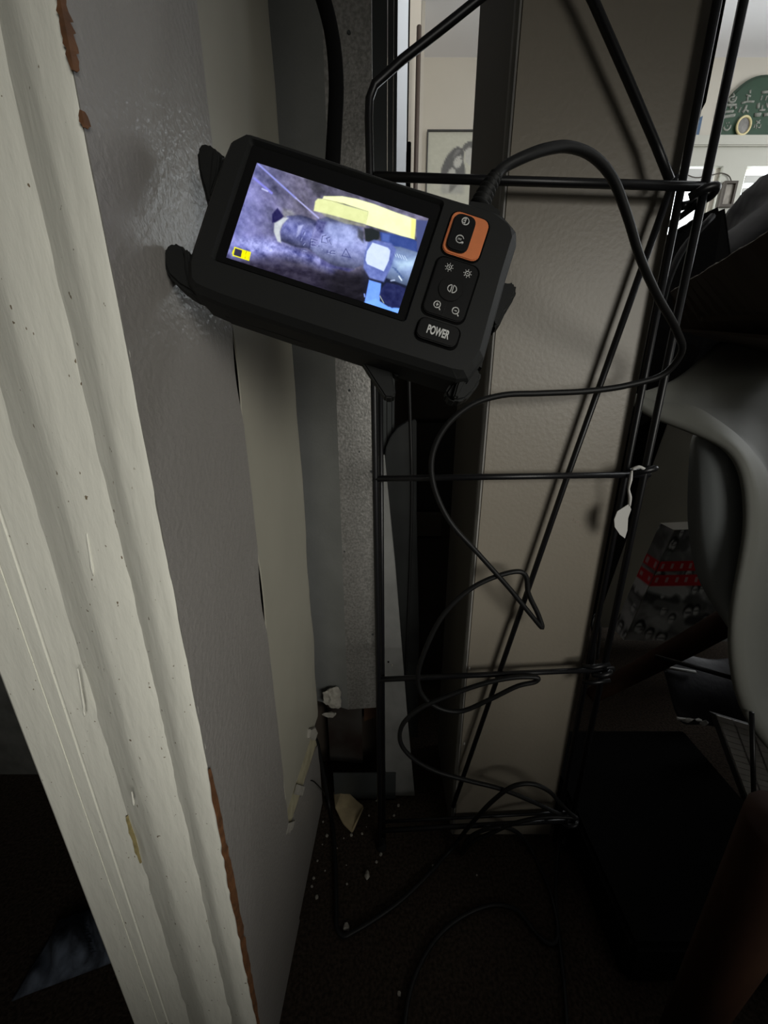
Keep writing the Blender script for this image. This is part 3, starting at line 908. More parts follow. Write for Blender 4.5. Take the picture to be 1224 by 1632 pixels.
bez_o = rrect(-167, 161, -93, 111, 7)
bez_i = rrect(-163, 157, -90, 107, 5)
scr_r = rrect(-150, 147, -84, 84, 4)
angs = sorted({round(math.atan2(y - ctr[1], x - ctr[0]), 4) for x, y in outline + bez_o + bez_i} | {round(-math.pi + 2 * math.pi * k / 90, 4) for k in range(90)})


def shrink(poly, d):
    # inset towards the inside by d units
    out = []
    nn = len(poly)
    for i in range(nn):
        p0, p1, p2 = Vector(poly[i - 1]), Vector(poly[i]), Vector(poly[(i + 1) % nn])
        t1, t2 = (p1 - p0).normalized(), (p2 - p1).normalized()
        n1, n2 = Vector((-t1.y, t1.x)), Vector((-t2.y, t2.x))
        b = (n1 + n2)
        b = b / max(b.length_squared, 0.3) * 2
        out.append((p1.x + b.x * d, p1.y + b.y * d))
    return out


# orientation check: outline runs clockwise or not
A2 = sum(outline[i - 1][0] * outline[i][1] - outline[i][0] * outline[i - 1][1] for i in range(len(outline)))
if A2 < 0:
    outline = outline[::-1]
loops = [(resample(shrink(outline, 9), angs), -0.0300), (resample(outline, angs), -0.0255), (resample(outline, angs), -0.0062), (resample(shrink(outline, 3), angs), -0.0035),
         (resample(shrink(outline, 13), angs), 0.0), (resample(bez_o, angs), 0.0), (resample(bez_i, angs), -0.0026)]
vs, fs = [], []
N = len(angs)
for lp, c in loops:
    vs += [lo(x, y, c) for x, y in lp]
for li in range(len(loops) - 1):
    for k in range(N):
        k2 = (k + 1) % N
        fs.append((li * N + k, li * N + k2, (li + 1) * N + k2, (li + 1) * N + k))
fs.append(tuple(range(N)))
fs.append(tuple(range((len(loops) - 1) * N, len(loops) * N)))
body = mesh('body', vs, fs, M['plastic'], dev)
bvm = body.modifiers.new('soft', 'BEVEL')
bvm.width = 0.0006
bvm.segments = 2
bvm.limit_method = 'ANGLE'
bvm.angle_limit = math.radians(25)


def dprism(name, poly, c0, c1, m, parent=dev, bevel=0.0, smooth=False):
    o = from_bm(name, prism_bm([lo(x, y, c0) for x, y in poly], [lo(x, y, c1) for x, y in poly], bevel), m, None, smooth)
    o.parent = parent
    return o


glass = dprism('screen_glass', rrect(-162, 156, -89, 106, 4), -0.0025, -0.0018, M['glass_black'])


# --- what the screen shows (flat display picture), drawn on the close-up grid
def display(u, v):
    a, b = -146 + u * 290, 80 - v * 160
    px = 522 + a * math.cos(th) + b * math.sin(th)
    py = 376 + a * math.sin(th) - b * math.cos(th)
    x, y = (px - 350) * 3.497, (py - 240) * 3.497
    al, ac = (x * 0.62 + y * 0.78), (x * 0.78 - y * 0.62)
    n1 = fbm(ac / 60, al / 120, 1)
    n2 = fbm(x / 55, y / 25, 5)
    n3 = fbm(x / 22, y / 22, 9)
    col = np.zeros((len(u), 3)) + np.array([0.355, 0.345, 0.42])
    col += (n1[:, None] - 0.5) * np.array([0.38, 0.36, 0.46]) + (n3[:, None] - 0.5) * 0.16
    lft = np.clip((430 - x) / 350, 0, 1)[:, None]
    col += lft * np.array([0.09, 0.11, 0.25])
    up = np.clip((330 - y) / 200, 0, 1)[:, None] * np.clip((x - 480) / 200, 0, 1)[:, None]
    col = col * (1 - up * 0.45) + np.array([0.10, 0.10, 0.11]) * up * 0.45
    low = np.clip((y - 560 - (x - 300) * 0.18) / 90, 0, 1)[:, None]
    col = col * (1 - low) + (np.array([0.17, 0.155, 0.22]) + (n2[:, None] - 0.5) * 0.22 + (n3[:, None] - 0.5) * 0.1) * low
    rt = np.clip((x - 780) / 120, 0, 1)[:, None] * np.clip((y - 470) / 60, 0, 1)[:, None]
    col = col * (1 - rt) + np.array([0.16, 0.20, 0.36]) * rt
    gl = np.clip((x - 520) / 120, 0, 1)[:, None] * np.clip((y - 640) / 60, 0, 1)[:, None]
    col = col * (1 - 0.45 * gl)

    def fill(poly, c, soft=7.0, tex=0.0, alpha=1.0, grad=None):
        d = polydist(x, y, poly)
        k = (np.clip(0.5 - d / soft, 0, 1) * alpha)[:, None]
        cc = np.array(c)[None, :] + (n3[:, None] - 0.5) * tex + (n1[:, None] - 0.5) * tex
        if grad is not None:
            g = ((x - grad[0]) * grad[2] + (y - grad[1]) * grad[3])[:, None]
            cc = cc * np.clip(1 - np.abs(g) ** 1.5 * grad[4], 0.45, 1.15)
        col[:] = col * (1 - k) + cc * k

    def line(p, q, wd, c, alpha=1.0):
        k = (np.clip(1.2 - segdist(x, y, p, q) / wd, 0, 1) * alpha)[:, None]
        col[:] = col * (1 - k) + np.array(c) * k
    fill([(45, 540), (120, 480), (260, 480), (420, 520), (560, 570), (640, 640), (620, 660), (480, 610), (300, 560), (60, 590)], (0.42, 0.44, 0.68), 60, 0.5, 0.75)
    fill([(90, 480), (200, 490), (300, 520), (280, 560), (170, 530)], (0.56, 0.58, 0.78), 40, 0.5, 0.8)
    line((210, 60), (420, 250), 7, (0.52, 0.54, 0.80))
    line((420, 250), (548, 362), 6, (0.62, 0.62, 0.80))
    line((188, 140), (285, 222), 9, (0.50, 0.50, 0.84), 0.9)
    line((232, 198), (262, 212), 6, (0.75, 0.77, 0.92), 0.8)
    fill([(350, 310), (400, 320), (420, 350), (385, 372), (340, 360)], (0.42, 0.42, 0.46), 20, 0.3)
    fill([(288, 340), (318, 306), (352, 352), (330, 385), (288, 388)], (0.14, 0.13, 0.30), 8, 0.1)
    fill([(372, 352), (450, 345), (545, 380), (520, 440), (500, 535), (420, 525), (335, 492), (335, 430)], (0.43, 0.45, 0.66), 10, 0.3, 1, (430, 430, -0.004, 0.011, 0.55))
    fill([(300, 392), (352, 360), (380, 362), (345, 400), (330, 440), (338, 502), (318, 494), (297, 440)], (0.68, 0.70, 0.72), 8, 0.12)
    fill([(432, 405), (462, 402), (442, 455), (424, 470)], (0.62, 0.64, 0.80), 10, 0.2)
    fill([(545, 372), (600, 355), (700, 380), (795, 420), (802, 480), (835, 500), (812, 620), (745, 648), (630, 632), (560, 590), (500, 535), (520, 440)], (0.54, 0.57, 0.76), 8, 0.26, 1, (680, 500, -0.002, 0.0085, 0.45))
    fill([(540, 372), (600, 385), (570, 450), (540, 520), (505, 520), (520, 440)], (0.28, 0.28, 0.47), 18, 0.4, 0.7)
    fill([(600, 390), (720, 400), (760, 440), (740, 520), (620, 480), (585, 430)], (0.56, 0.60, 0.78), 30, 0.2, 0.8)
    fill([(770, 420), (805, 440), (800, 500), (770, 470)], (0.22, 0.23, 0.26), 14, 0.1, 0.8)
    fill([(560, 590), (640, 632), (750, 650), (720, 665), (560, 625)], (0.24, 0.24, 0.42), 12, 0.2, 0.8)
    # raised casting marks on the valve
    dk, lt = (0.22, 0.24, 0.42), (0.70, 0.73, 0.88)
    for p, q in (((468, 440), (462, 456)), ((452, 470), (446, 486)), ((470, 500), (460, 512)), ((505, 480), (540, 490)), ((505, 480), (502, 515)), ((502, 515), (532, 520)), ((505, 498), (528, 502)),
                 ((515, 495), (540, 515)), ((570, 465), (590, 460)), ((570, 465), (566, 498)), ((566, 498), (592, 505)), ((592, 478), (612, 470)), ((596, 480), (604, 500)), ((600, 545), (598, 556)),
                 ((598, 556), (612, 558)), ((618, 548), (640, 550)), ((618, 548), (616, 562)), ((616, 562), (638, 565)), ((550, 520), (565, 535)), ((610, 490), (622, 512)), ((460, 540), (480, 545))):
        line(p, q, 3.5, dk, 0.85)
        line((p[0] + 4, p[1] + 4), (q[0] + 4, q[1] + 4), 2.5, lt, 0.6)
    for p, q in (((702, 535), (680, 575)), ((680, 575), (728, 585)), ((728, 585), (702, 535))):
        line(p, q, 3.0, dk, 0.9)
    # yellow lever
    fill([(521, 322), (530, 268), (545, 253), (600, 258), (700, 290), (828, 328), (818, 400), (740, 380), (640, 352)], (0.80, 0.82, 0.60), 6, 0.05)
    fill([(570, 258), (578, 240), (680, 240), (760, 254), (860, 284), (980, 330), (1096, 370), (1086, 482), (1010, 462), (930, 435), (815, 400), (828, 330), (700, 285)], (0.90, 0.92, 0.70), 6, 0.05)
    line((575, 256), (700, 284), 2.5, (0.50, 0.50, 0.36), 0.8)
    line((700, 284), (828, 326), 2.5, (0.55, 0.56, 0.42), 0.7)
    fill([(1070, 365), (1097, 372), (1088, 480), (1066, 470)], (0.86, 0.86, 0.52), 10)
    fill([(560, 330), (640, 352), (740, 382), (818, 402), (812, 412), (700, 395), (580, 350)], (0.62, 0.62, 0.52), 10, 0.1, 0.6)
    # under and right of the lever
    fill([(806, 420), (850, 420), (892, 440), (888, 480), (850, 500), (812, 492)], (0.13, 0.15, 0.16), 8)
    fill([(892, 440), (960, 450), (1085, 484), (1112, 500), (1100, 556), (1000, 530), (900, 492)], (0.20, 0.27, 0.50), 8, 0.06)
    fill([(905, 446), (950, 456), (945, 500), (905, 490)], (0.29, 0.37, 0.62), 12)
    fill([(1097, 372), (1165, 378), (1120, 552), (1102, 550)], (0.27, 0.30, 0.46), 8)
    # pipe on the right and hexagon nut
    fill([(955, 520), (1010, 525), (1108, 556), (1085, 660), (1048, 745), (930, 700)], (0.50, 0.58, 0.74), 8, 0.12, 1, (1030, 620, -0.0015, 0.006, 0.7))
    fill([(985, 610), (1090, 590), (1085, 640), (1000, 650)], (0.68, 0.78, 0.86), 36, 0.1, 0.8)
    for k in range(5):
        line((975 + k * 14, 560 + k * 4), (985 + k * 15, 580 + k * 5), 3, (0.75, 0.82, 0.90), 0.8)
        line((965 + k * 12, 640 + k * 13), (985 + k * 10, 650 + k * 12), 4, (0.24, 0.32, 0.50), 0.8)
    line((1000, 690), (1015, 712), 5, (0.85, 0.90, 0.95), 0.9)
    line((955, 715), (975, 712), 5, (0.75, 0.80, 0.92), 0.8)
    fill([(828, 500), (860, 485), (960, 505), (985, 540), (955, 640), (915, 722), (835, 700), (800, 640), (808, 560)], (0.38, 0.43, 0.66), 10, 0.14)
    fill([(852, 500), (940, 530), (952, 545), (944, 600), (915, 662), (822, 622), (812, 600), (820, 550)], (0.74, 0.79, 0.90), 5, 0.05)
    line((940, 530), (952, 545), 3, (0.5, 0.56, 0.76))
    # blue fittings at the bottom
    fill([(832, 710), (900, 730), (890, 852), (806, 840)], (0.42, 0.58, 0.95), 6, 0.06)
    fill([(870, 815), (940, 860), (1010, 870), (1000, 912), (880, 880), (800, 838)], (0.45, 0.63, 0.99), 8, 0.05)
    fill([(900, 760), (930, 725), (1000, 740), (1040, 760), (1020, 860), (960, 868), (905, 830), (890, 800)], (0.13, 0.15, 0.31), 8, 0.12)
    line((893, 800), (915, 840), 3, (0.75, 0.78, 0.68), 0.8)
    line((806, 790), (808, 805), 5, (0.5, 0.6, 0.9))
    line((880, 850), (1000, 905), 5, (0.40, 0.62, 1.0))
    # battery mark
    bat = [(78, 528), (166, 556), (156, 600), (68, 572)]
    fill(bat, (0.20, 0.19, 0.26), 4)
    for i in range(4):
        line(bat[i - 1], bat[i], 3.5, (0.95, 0.93, 0.05))
    fill([(120, 544), (162, 557), (153, 597), (112, 584)], (0.95, 0.90, 0.02), 3)
    line((143, 551), (134, 590), 1.6, (0.35, 0.33, 0.05))
    line((70, 543), (64, 562), 3, (0.95, 0.93, 0.1))
    col = np.clip(col, 0, 1)
    return col * 0.98 + 0.10 * (col - 0.35)


scr = painted('display', lo(-146, 80, -0.0016), lo(144, 80, -0.0016), lo(144, -80, -0.0016), lo(-146, -80, -0.0016), 300, 166, display, M['display'], None)
scr.parent = glass

# --- buttons
pad = dprism('button_surround', rrect(179, 240, 31, 100, 12), 0.0, 0.0012, M['orange'], bevel=0.0004)
bt = dprism('rocker_button', rrect(184, 219, 35, 95, 11), 0.0012, 0.0026, M['button'], bevel=0.0005)
pd = dprism('control_pad', rrect(179, 247, -69, 24, 12), 0.0, 0.0014, M['button'], bevel=0.0005)
pw = dprism('power_button', rrect(182, 248, -111, -78, 10), 0.0, 0.0022, M['button'], bevel=0.0006)
lbl = 'black button rim groove'
for nm, rr, par in (('groove', rrect(176, 250, -72, 27, 14), dev), ('groove', rrect(179, 251, -114, -75, 12), dev), ('groove', rrect(176.5, 242.5, 28.5, 102.5, 14), dev)):
    dprism(nm, rr, -0.0005, 0.00025, M['black'], par)


def ring(ca, cb, r, w_, c, par, a0=0, a1=360, m=None):
    pts = [lo(ca + r * math.cos(math.radians(a)), cb + r * math.sin(math.radians(a)), c) for a in np.linspace(a0, a1, 25)]
    return tube('icon_mark', pts, w_ * U, m or M['ink'], None, seg=6)


def bar(ca, cb, da, db, w_, c):
    return tube('icon_mark', [lo(ca, cb, c), lo(ca + da, cb + db, c)], w_ * U, M['ink'], None, seg=6)


def icon(objs, par):
    for o in objs:
        o.parent = par


def ab(px, py):
    d = dl(px, py)
    return d.x / U, d.y / U


# rocker icons: half lit disc, rotate arrow
ca, cb = ab(740, 359)
icon([ring(ca, cb, 5.6, 0.9, 0.0027, bt), bar(ca, cb - 5, 0, 10, 0.7, 0.0027)] + [bar(ca - 4.6 + k * 0.5, cb - 3 + k * 3, 4, 0.6, 0.6, 0.0027) for k in range(3)], bt)
ca, cb = ab(731, 387)
icon([ring(ca, cb, 6.0, 0.9, 0.0027, bt, 20, 320), bar(ca + 3.0, cb - 4.2, 3.6, 1.0, 1.0, 0.0027), bar(ca + 6.6, cb - 3.2, -1.4, -3.0, 1.0, 0.0027)] + [bar(ca - 2.6 + k * 2.2, cb - 1.4, 0.3, 2.8, 0.6, 0.0027) for k in range(3)], bt)


def sun(px, py, minus):
    ca, cb = ab(px, py)
    o = [ring(ca, cb, 3.6, 0.75, 0.0015, pd)]
    for k in range(8):
        an = math.radians(45 * k)
        o.append(bar(ca + 5.0 * math.cos(an), cb + 5.0 * math.sin(an), 1.9 * math.cos(an), 1.9 * math.sin(an), 0.65, 0.0015))
    o.append(bar(ca - 1.6, cb, 3.2, 0, 0.6, 0.0015))
    if not minus:
        o.append(bar(ca, cb - 1.6, 0, 3.2, 0.6, 0.0015))
    icon(o, pd)


sun(715, 429, False)
sun(744, 439, True)


def lens(px, py, minus):
    ca, cb = ab(px, py)
    ca -= 0.6
    cb += 1.2
    o = [ring(ca, cb, 5.2, 0.95, 0.0015, pd), bar(ca + 3.9, cb - 3.9, 3.0, -3.4, 1.1, 0.0015), bar(ca - 2.4, cb, 4.8, 0, 0.85, 0.0015)]
    if not minus:
        o.append(bar(ca, cb - 2.4, 0, 4.8, 0.85, 0.0015))
    icon(o, pd)


lens(696, 489, False)
lens(725, 499, True)
ca, cb = ab(719, 464)
icon([ring(ca - 1.2, cb, 5.6, 0.9, 0.0021, pd, 90, 270), ring(ca + 1.4, cb, 5.8, 0.9, 0.0021, pd, -90, 90), bar(ca - 1.2, cb - 5.6, 0, 11.2, 0.8, 0.0021), bar(ca + 1.4, cb - 5.8, 0, 11.6, 0.8, 0.0021)], pd)
dprism('centre_button', [(213 + 20 * math.cos(k * math.pi / 16), -23 + 20 * math.sin(k * math.pi / 16)) for k in range(32)], 0.0013, 0.0019, M['button'], bevel=0.0003).parent = pd
dprism('pad_divider', [(212.5, -68), (213.5, -68), (213.5, -43), (212.5, -43)], 0.0013, 0.0016, M['plastic']).parent = pd
tx = bpy.data.curves.new('power_lettering', 'FONT')
tx.body = 'POWER'
tx.align_x, tx.align_y = 'CENTER', 'CENTER'
tx.size = 18.5 * U
tx.offset = 0.00018
tx.extrude = 0.0001
tx.materials.append(M['ink'])
tmp = bpy.data.objects.new('lettering_source', tx)
C.objects.link(tmp)
bpy.context.view_layer.update()
tme = bpy.data.meshes.new_from_object(tmp.evaluated_get(bpy.context.evaluated_depsgraph_get()))
bpy.data.objects.remove(tmp)
to = bpy.data.objects.new('power_lettering', tme)
C.objects.link(to)
to.parent = pw
ca, cb = ab(697, 533)
to.matrix_local = Matrix.Translation(lo(ca, cb, 0.00235)) @ Matrix.Diagonal((0.56, 1, 1, 1))


def dshape(name, pts, c0, c1, m, bevel=0.0012, label=None):
    a = [dl(x, y, c0) for x, y in pts]
    cz = Vector((0, 0, c1 - c0))
    o = from_bm(name, prism_bm(a, [p + cz for p in a], bevel, 3), m, None)
    o.parent = dev
    if label:
        o['label'] = label
    return o


dshape('corner_bumper', [(313, 250), (312, 237), (318, 227), (328, 225), (338, 229), (347, 240), (360, 247), (356, 300), (330, 330), (326, 312), (320, 290), (315, 270)], -0.012, -0.024, M['rubber'], 0.003)
dshape('corner_bumper', [(259, 420), (258, 402), (263, 390), (272, 384), (284, 386), (294, 394), (302, 420), (318, 445), (326, 473), (306, 468), (284, 455), (266, 438)], -0.006, -0.020, M['rubber'], 0.0025)
dshape('bumper_ridge', [(293, 425), (292, 396), (300, 396), (304, 425), (320, 455), (322, 470), (312, 468), (298, 445)], -0.004, -0.016, M['rubber'], 0.001)
dshape('bumper_ridge', [(338, 238), (345, 236), (350, 246), (346, 280), (336, 310), (332, 305)], -0.010, -0.022, M['rubber'], 0.001)
dshape('corner_bumper', [(800, 450), (812, 446), (823, 449), (826, 460), (821, 474), (808, 494), (796, 520), (786, 524), (780, 500)], -0.012, -0.024, M['rubber'], 0.002)
dshape('corner_bumper', [(752, 585), (768, 590), (767, 606), (756, 624), (742, 637), (728, 640), (712, 634), (709, 625), (724, 602), (738, 590)], -0.010, -0.022, M['rubber'], 0.002)
dshape('bumper_ridge', [(738, 592), (748, 588), (746, 604), (730, 634), (722, 633), (728, 612)], -0.006, -0.016, M['rubber'], 0.001)
dshape('lower_flange', [(346, 476), (362, 478), (600, 560), (598, 572), (575, 570), (470, 540), (352, 500), (345, 488)], -0.016, -0.028, M['rubber'], 0.002)
dshape('side_strap', [(780, 380), (820, 384), (806, 446), (778, 540), (768, 590), (752, 580)], -0.010, -0.020, M['rubber'], 0.002)
dshape('kickstand', [(552, 540), (640, 572), (634, 602), (624, 590), (631, 628), (626, 634), (614, 633), (596, 606), (578, 578)], -0.020, -0.030, M['rubber'], 0.0015)
dshape('stand_rail', [(632, 572), (712, 600), (710, 606), (630, 578)], -0.024, -0.027, M['post_edge'], 0.0)
# thick black hook rising from the back of the monitor
hk = [DI @ att(x, y, t) for x, y, t in ((528, 300, 0.226), (531, 245, 0.226), (534, 190, 0.226), (536, 140, 0.226), (533, 85, 0.226), (526, 40, 0.226), (514, -5, 0.226), (498, -50, 0.226))]
o = tube('hanging_hook', hk, 12.0 * 0.226 / F, M['black'], None, div=5, seg=14)
o.parent = dev
o['label'] = 'thick curved black hook arm rising behind the monitor'
# ribbed strain relief where the cable leaves the monitor
gl = [dl(x, y, -0.010) for x, y in ((764, 330), (772, 312), (781, 295), (790, 280))]
gpts = spline(gl, 8)
rad = [(0.0058 - 0.0022 * i / len(gpts)) * (1.0 if (i // 2) % 2 == 0 else 0.78) for i in range(len(gpts))]
g = tube('strain_relief', gpts, rad, M['rubber'], None, seg=14)
g.parent = dev
# moulded shoulder under it
dshape('cable_socket', [(742, 312), (790, 318), (806, 338), (800, 360), (740, 340)], -0.003, -0.022, M['plastic'], 0.003)

# ------------------------------------------------------------------ cables
Rc = 0.0029
cab_pts = [att(788, 283, 0.2085), at(800, 269, 0.257), at(838, 249, 0.262), at(870, 238, 0.268), at(905, 234, 0.276), at(945, 249, 0.287), at(976, 284, 0.297), at(1000, 345, 0.308), at(1020, 410, 0.32), at(1048, 472, 0.338), at(1078, 526, 0.358), at(1086, 562, 0.374),
           at(1060, 595, 0.383), at(1005, 613, 0.386), at(940, 623, 0.387), at(860, 627, 0.387), at(800, 630, 0.387), at(752, 645, 0.387), at(712, 678, 0.387), at(690, 722, 0.387), at(690, 768, 0.387), at(715, 828, 0.387), at(762, 882, 0.387), at(812, 938, 0.387),
           at(848, 982, 0.388), at(864, 1000, 0.390), at(858, 980, 0.392), at(842, 945, 0.392), at(838, 918, 0.392), at(828, 911, 0.391), at(790, 919, 0.390), at(748, 940, 0.389), at(708, 978, 0.388), at(680, 1030, 0.387), at(666, 1078, 0.387), at(673, 1107, 0.387),
           at(698, 1128, 0.387), at(732, 1134, 0.387), at(780, 1115, 0.387), at(826, 1093, 0.387), at(854, 1086, 0.387), at(858, 1081, 0.387), at(830, 1079, 0.387), at(780, 1087, 0.387), at(720, 1107, 0.386), at(668, 1130, 0.384), at(641, 1156, 0.382), at(638, 1182, 0.381),
           at(655, 1206, 0.381), at(692, 1228, 0.382), at(742, 1243, 0.383), at(800, 1258, 0.385), at(852, 1279, 0.388), at(896, 1299, 0.391), at(918, 1304, 0.390), at(908, 1296, 0.387), at(893, 1280, 0.384), at(872, 1259, 0.382), at(845, 1249, 0.381), at(818, 1253, 0.380), at(788, 1274, 0.380),
           at(752, 1312, 0.384), fl(720, 1352), fl(680, 1396), fl(640, 1434), fl(600, 1463), fl(565, 1484), fl(547, 1492), fl(538, 1482), fl(536, 1440), fl(535, 1390), fl(532, 1330), fl(525, 1285), at(517, 1240, 0.468), at(510, 1205, 0.468), at(505, 1182, 0.467), at(499, 1174, 0.466), at(490, 1172, 0.464)]
tag(tube('probe_cable', cab_pts, Rc, M['cable'], div=6, seg=10), 'long black cable looping from the monitor down the rack to the torn board', 'cable')
c2 = [fl(737, 1358), at(745, 1338, 0.392), at(768, 1324, 0.390), at(800, 1318, 0.390), at(826, 1328, 0.393), fl(848, 1357), fl(868, 1398), fl(882, 1440), fl(889, 1480), fl(886, 1501), fl(872, 1503), fl(850, 1482), fl(828, 1454), fl(792, 1442), fl(745, 1456), fl(700, 1490), fl(668, 1540), fl(650, 1595), fl(642, 1660)]
tag(tube('floor_cable', c2, Rc * 0.95, M['cable'], div=6, seg=8), 'black cable snaking over the carpet below the post, toward the bottom edge', 'cable')
c3 = [at(905, 1305, 0.392), at(892, 1345, 0.398), fl(886, 1420), fl(892, 1500), fl(899, 1570), fl(905, 1660)]
tag(tube('trailing_cable', c3, Rc * 0.8, M['cable'], div=6, seg=8), 'thin black cable running straight down the carpet from the rack corner', 'cable')
c4 = [at(920, 1303, 0.388), at(870, 1302, 0.388), at(820, 1312, 0.388), at(778, 1330, 0.389), at(752, 1342, 0.391), fl(735, 1362)]
tag(tube('short_cable', c4, Rc * 0.95, M['cable'], div=6, seg=8), 'short black cable run along the lowest rack bar', 'cable')
c5 = [at(944, 1068, 0.43), at(948, 1030, 0.43), at(944, 990, 0.432), at(950, 980, 0.436), at(956, 1000, 0.438), at(952, 1050, 0.438)]
tag(tube('coiled_wire', c5, 0.002, M['cable'], div=5, seg=8), 'small black wire loop beside the right rack uprights', 'wire')
c6 = [at(484, 1248, 0.40), at(495, 1244, 0.415), at(505, 1250, 0.43), at(514, 1260, 0.44), at(518, 1268, 0.455)]
tag(tube('thin_wire', c6, 0.0008, M['cable'], div=4, seg=6), 'thin dark wire curling out of the torn board', 'wire')


# ------------------------------------------------------------------ rubble
def lump(name, c, r, seed, m, sc=(1, 1, 1), sub=2, parent=None):
    bm = bmesh.new()
    bmesh.ops.create_icosphere(bm, subdivisions=sub, radius=1.0)
    rnd = np.random.default_rng(seed)
    ph = rnd.uniform(0, 6, 6)
    for v in bm.verts:
        p = v.co
        k = 1 + 0.22 * math.sin(3.1 * p.x + ph[0]) + 0.2 * math.sin(3.7 * p.y + ph[1]) + 0.16 * math.sin(5 * p.z + ph[2]) + 0.1 * math.sin(9 * p.x + 7 * p.y + ph[3])
        v.co = Vector((p.x * sc[0], p.y * sc[1], p.z * sc[2])) * k * r
    zmin = min(v.co.z for v in bm.verts)
    bmesh.ops.translate(bm, verts=bm.verts, vec=Vector(c) - Vector((0, 0, zmin if name != 'plaster_blob' else 0)))
    return from_bm(name, bm, m, parent)


tag(lump('plaster_blob', at(529, 1112, 0.494), 0.0155, 3, M['plaster'], (0.9, 0.35, 1.05), 3), 'pale lump of plaster stuck to the foot of the steel stud', 'plaster')
tag(lump('plaster_blob', at(524, 1138, 0.505), 0.008, 4, M['plaster'], (1.2, 0.4, 0.6), 2), 'smaller plaster smear under the steel stud', 'plaster')
pts = [fl(q[0], q[1], 0.012) for q in ((531, 1262), (547, 1256), (562, 1268), (579, 1284), (572, 1302), (560, 1323), (546, 1312), (534, 1290))]
pts = [p + Vector((0, 0, 0.005 * math.sin(i * 2.1))) for i, p in enumerate(pts)]
pts = [Vector((max(p.x, -0.095), p.y, p.z)) for p in pts]
tag(from_bm('board_fragment', prism_bm(pts, [p + Vector((0.001, 0.004, -0.011)) for p in pts], 0.0012), M['drywall']), 'large tan broken board fragment lying on the carpet by the torn board', 'board fragment')
big = [(585, 1397, 0.0040, 'larger white plaster crumb on the carpet midway along the jamb'), (552, 1478, 0.0035, 'white plaster crumb lying where the cable meets the jamb on the floor'),
       (538, 1246, 0.0060, 'grey plaster lump under the steel sheet behind the tan fragment')]
for i, (px, py, r, l) in enumerate(big):
    tag(lump('plaster_chunk', fl(px, py, 0.0), r, 20 + i, M['plaster'], (1, 1.3, 0.6)), l, 'plaster crumb')
proto = None
for i, (px, py) in enumerate([(573, 1259), (590, 1263), (600, 1276), (548, 1336), (560, 1331), (577, 1329), (612, 1334), (607, 1362), (600, 1374), (553, 1409), (552, 1379), (500, 1400), (506, 1372), (514, 1346), (521, 1332),
                              (497, 1413), (518, 1388), (635, 1284), (616, 1255), (588, 1300), (584, 1318), (628, 1300), (515, 1310), (537, 1352), (636, 1584), (690, 1380), (760, 1395), (505, 1430)]):
    p = fl(px, py, 0.0)
    p.x = max(p.x, JX(p.y) + 0.003)
    s = 0.5 + 0.9 * ((i * 37) % 10) / 10
    if proto is None:
        proto = o = lump('plaster_crumb', (0, 0, 0), 0.0017, 50, M['plaster'], (1, 1.1, 0.7), 1)
    else:
        o = proto.copy()
        C.objects.link(o)
    o.location = p
    o.scale = (s, s, s)
    o.rotation_euler = (0, 0, i * 1.3)
    tag(o, 'tiny white plaster crumb scattered on the carpet by the jamb', 'plaster crumb', 'plaster crumbs on the carpet')

# ------------------------------------------------------------------ moulded armchair at the right
chair = thing('moulded_armchair', 'pale grey moulded plastic armchair with dark wooden legs, right of the post', 'chair', (0.55, 0.45, 0))


def curve(pts, n):
    P = spline([at(*p) for p in pts], 8)
    L = [0.0]
    for i in range(1, len(P)):
        L.append(L[-1] + (P[i] - P[i - 1]).length)
    out = []
    for k in range(n):
        s = L[-1] * k / (n - 1)
        j = 0
        while j < len(P) - 2 and L[j + 1] < s:
            j += 1
        f = (s - L[j]) / max(L[j + 1] - L[j], 1e-9)
        out.append(P[j].lerp(P[j + 1], min(f, 1)))
    return out


NS = 48
row_A = curve([(1012, 630, .500), (1018, 642, .498), (1045, 660, .488), (1090, 678, .470), (1130, 694, .452), (1160, 709, .440), (1182, 733, .428), (1194, 772, .418), (1197, 830, .410), (1190, 885, .402), (1178, 950, .392), (1172, 1010, .384), (1175, 1065, .376), (1186, 1115, .368), (1205, 1155, .360), (1235, 1195, .350), (1290, 1240, .34)], NS)
row_B = curve([(1013, 628, .502), (1024, 634, .504), (1062, 640, .505), (1105, 640, .500), (1150, 668, .492), (1190, 702, .480), (1218, 738, .468), (1238, 780, .458), (1240, 840, .450), (1236, 895, .442), (1226, 955, .430), (1216, 1010, .420), (1216, 1060, .41), (1226, 1105, .40), (1248, 1145, .39), (1280, 1185, .38), (1340, 1230, .37)], NS)
row_C = curve([(1014, 627, .506), (1030, 622, .52), (1062, 610, .56), (1085, 596, .60), (1110, 575, .64), (1128, 556, .67), (1150, 538, .70), (1190, 505, .73), (1260, 470, .74), (1340, 520, .74), (1400, 620, .72), (1440, 740, .70), (1470, 850, .68), (1490, 950, .66), (1500, 1050, .64), (1500, 1150, .62), (1500, 1250, .60)], NS)
row_M = []
for i in range(NS):
    s = i / (NS - 1)
    m = row_B[i].lerp(row_C[i], 0.45)
    m += Vector((0.02 * s, 0.05 * math.sin(math.pi * s), -0.10 * math.sin(math.pi * min(1, s * 1.1))))
    row_M.append(m)
row_lip = [p + Vector((-0.0035, 0.006, -0.004)) for p in row_A]
rows = [row_lip, row_A, [a.lerp(b, 0.12) + Vector((0, -0.0012, 0.0016)) for a, b in zip(row_A, row_B)], row_B, [b.lerp(m, 0.4) + Vector((0.004, 0.01, -0.025)) * (k / NS) for k, (b, m) in enumerate(zip(row_B, row_M))], row_M, row_C]
vs, fs = [], []
for r in rows:
    vs += r
for i in range(len(rows) - 1):
    for k in range(NS - 1):
        fs.append((i * NS + k, i * NS + k + 1, (i + 1) * NS + k + 1, (i + 1) * NS + k))
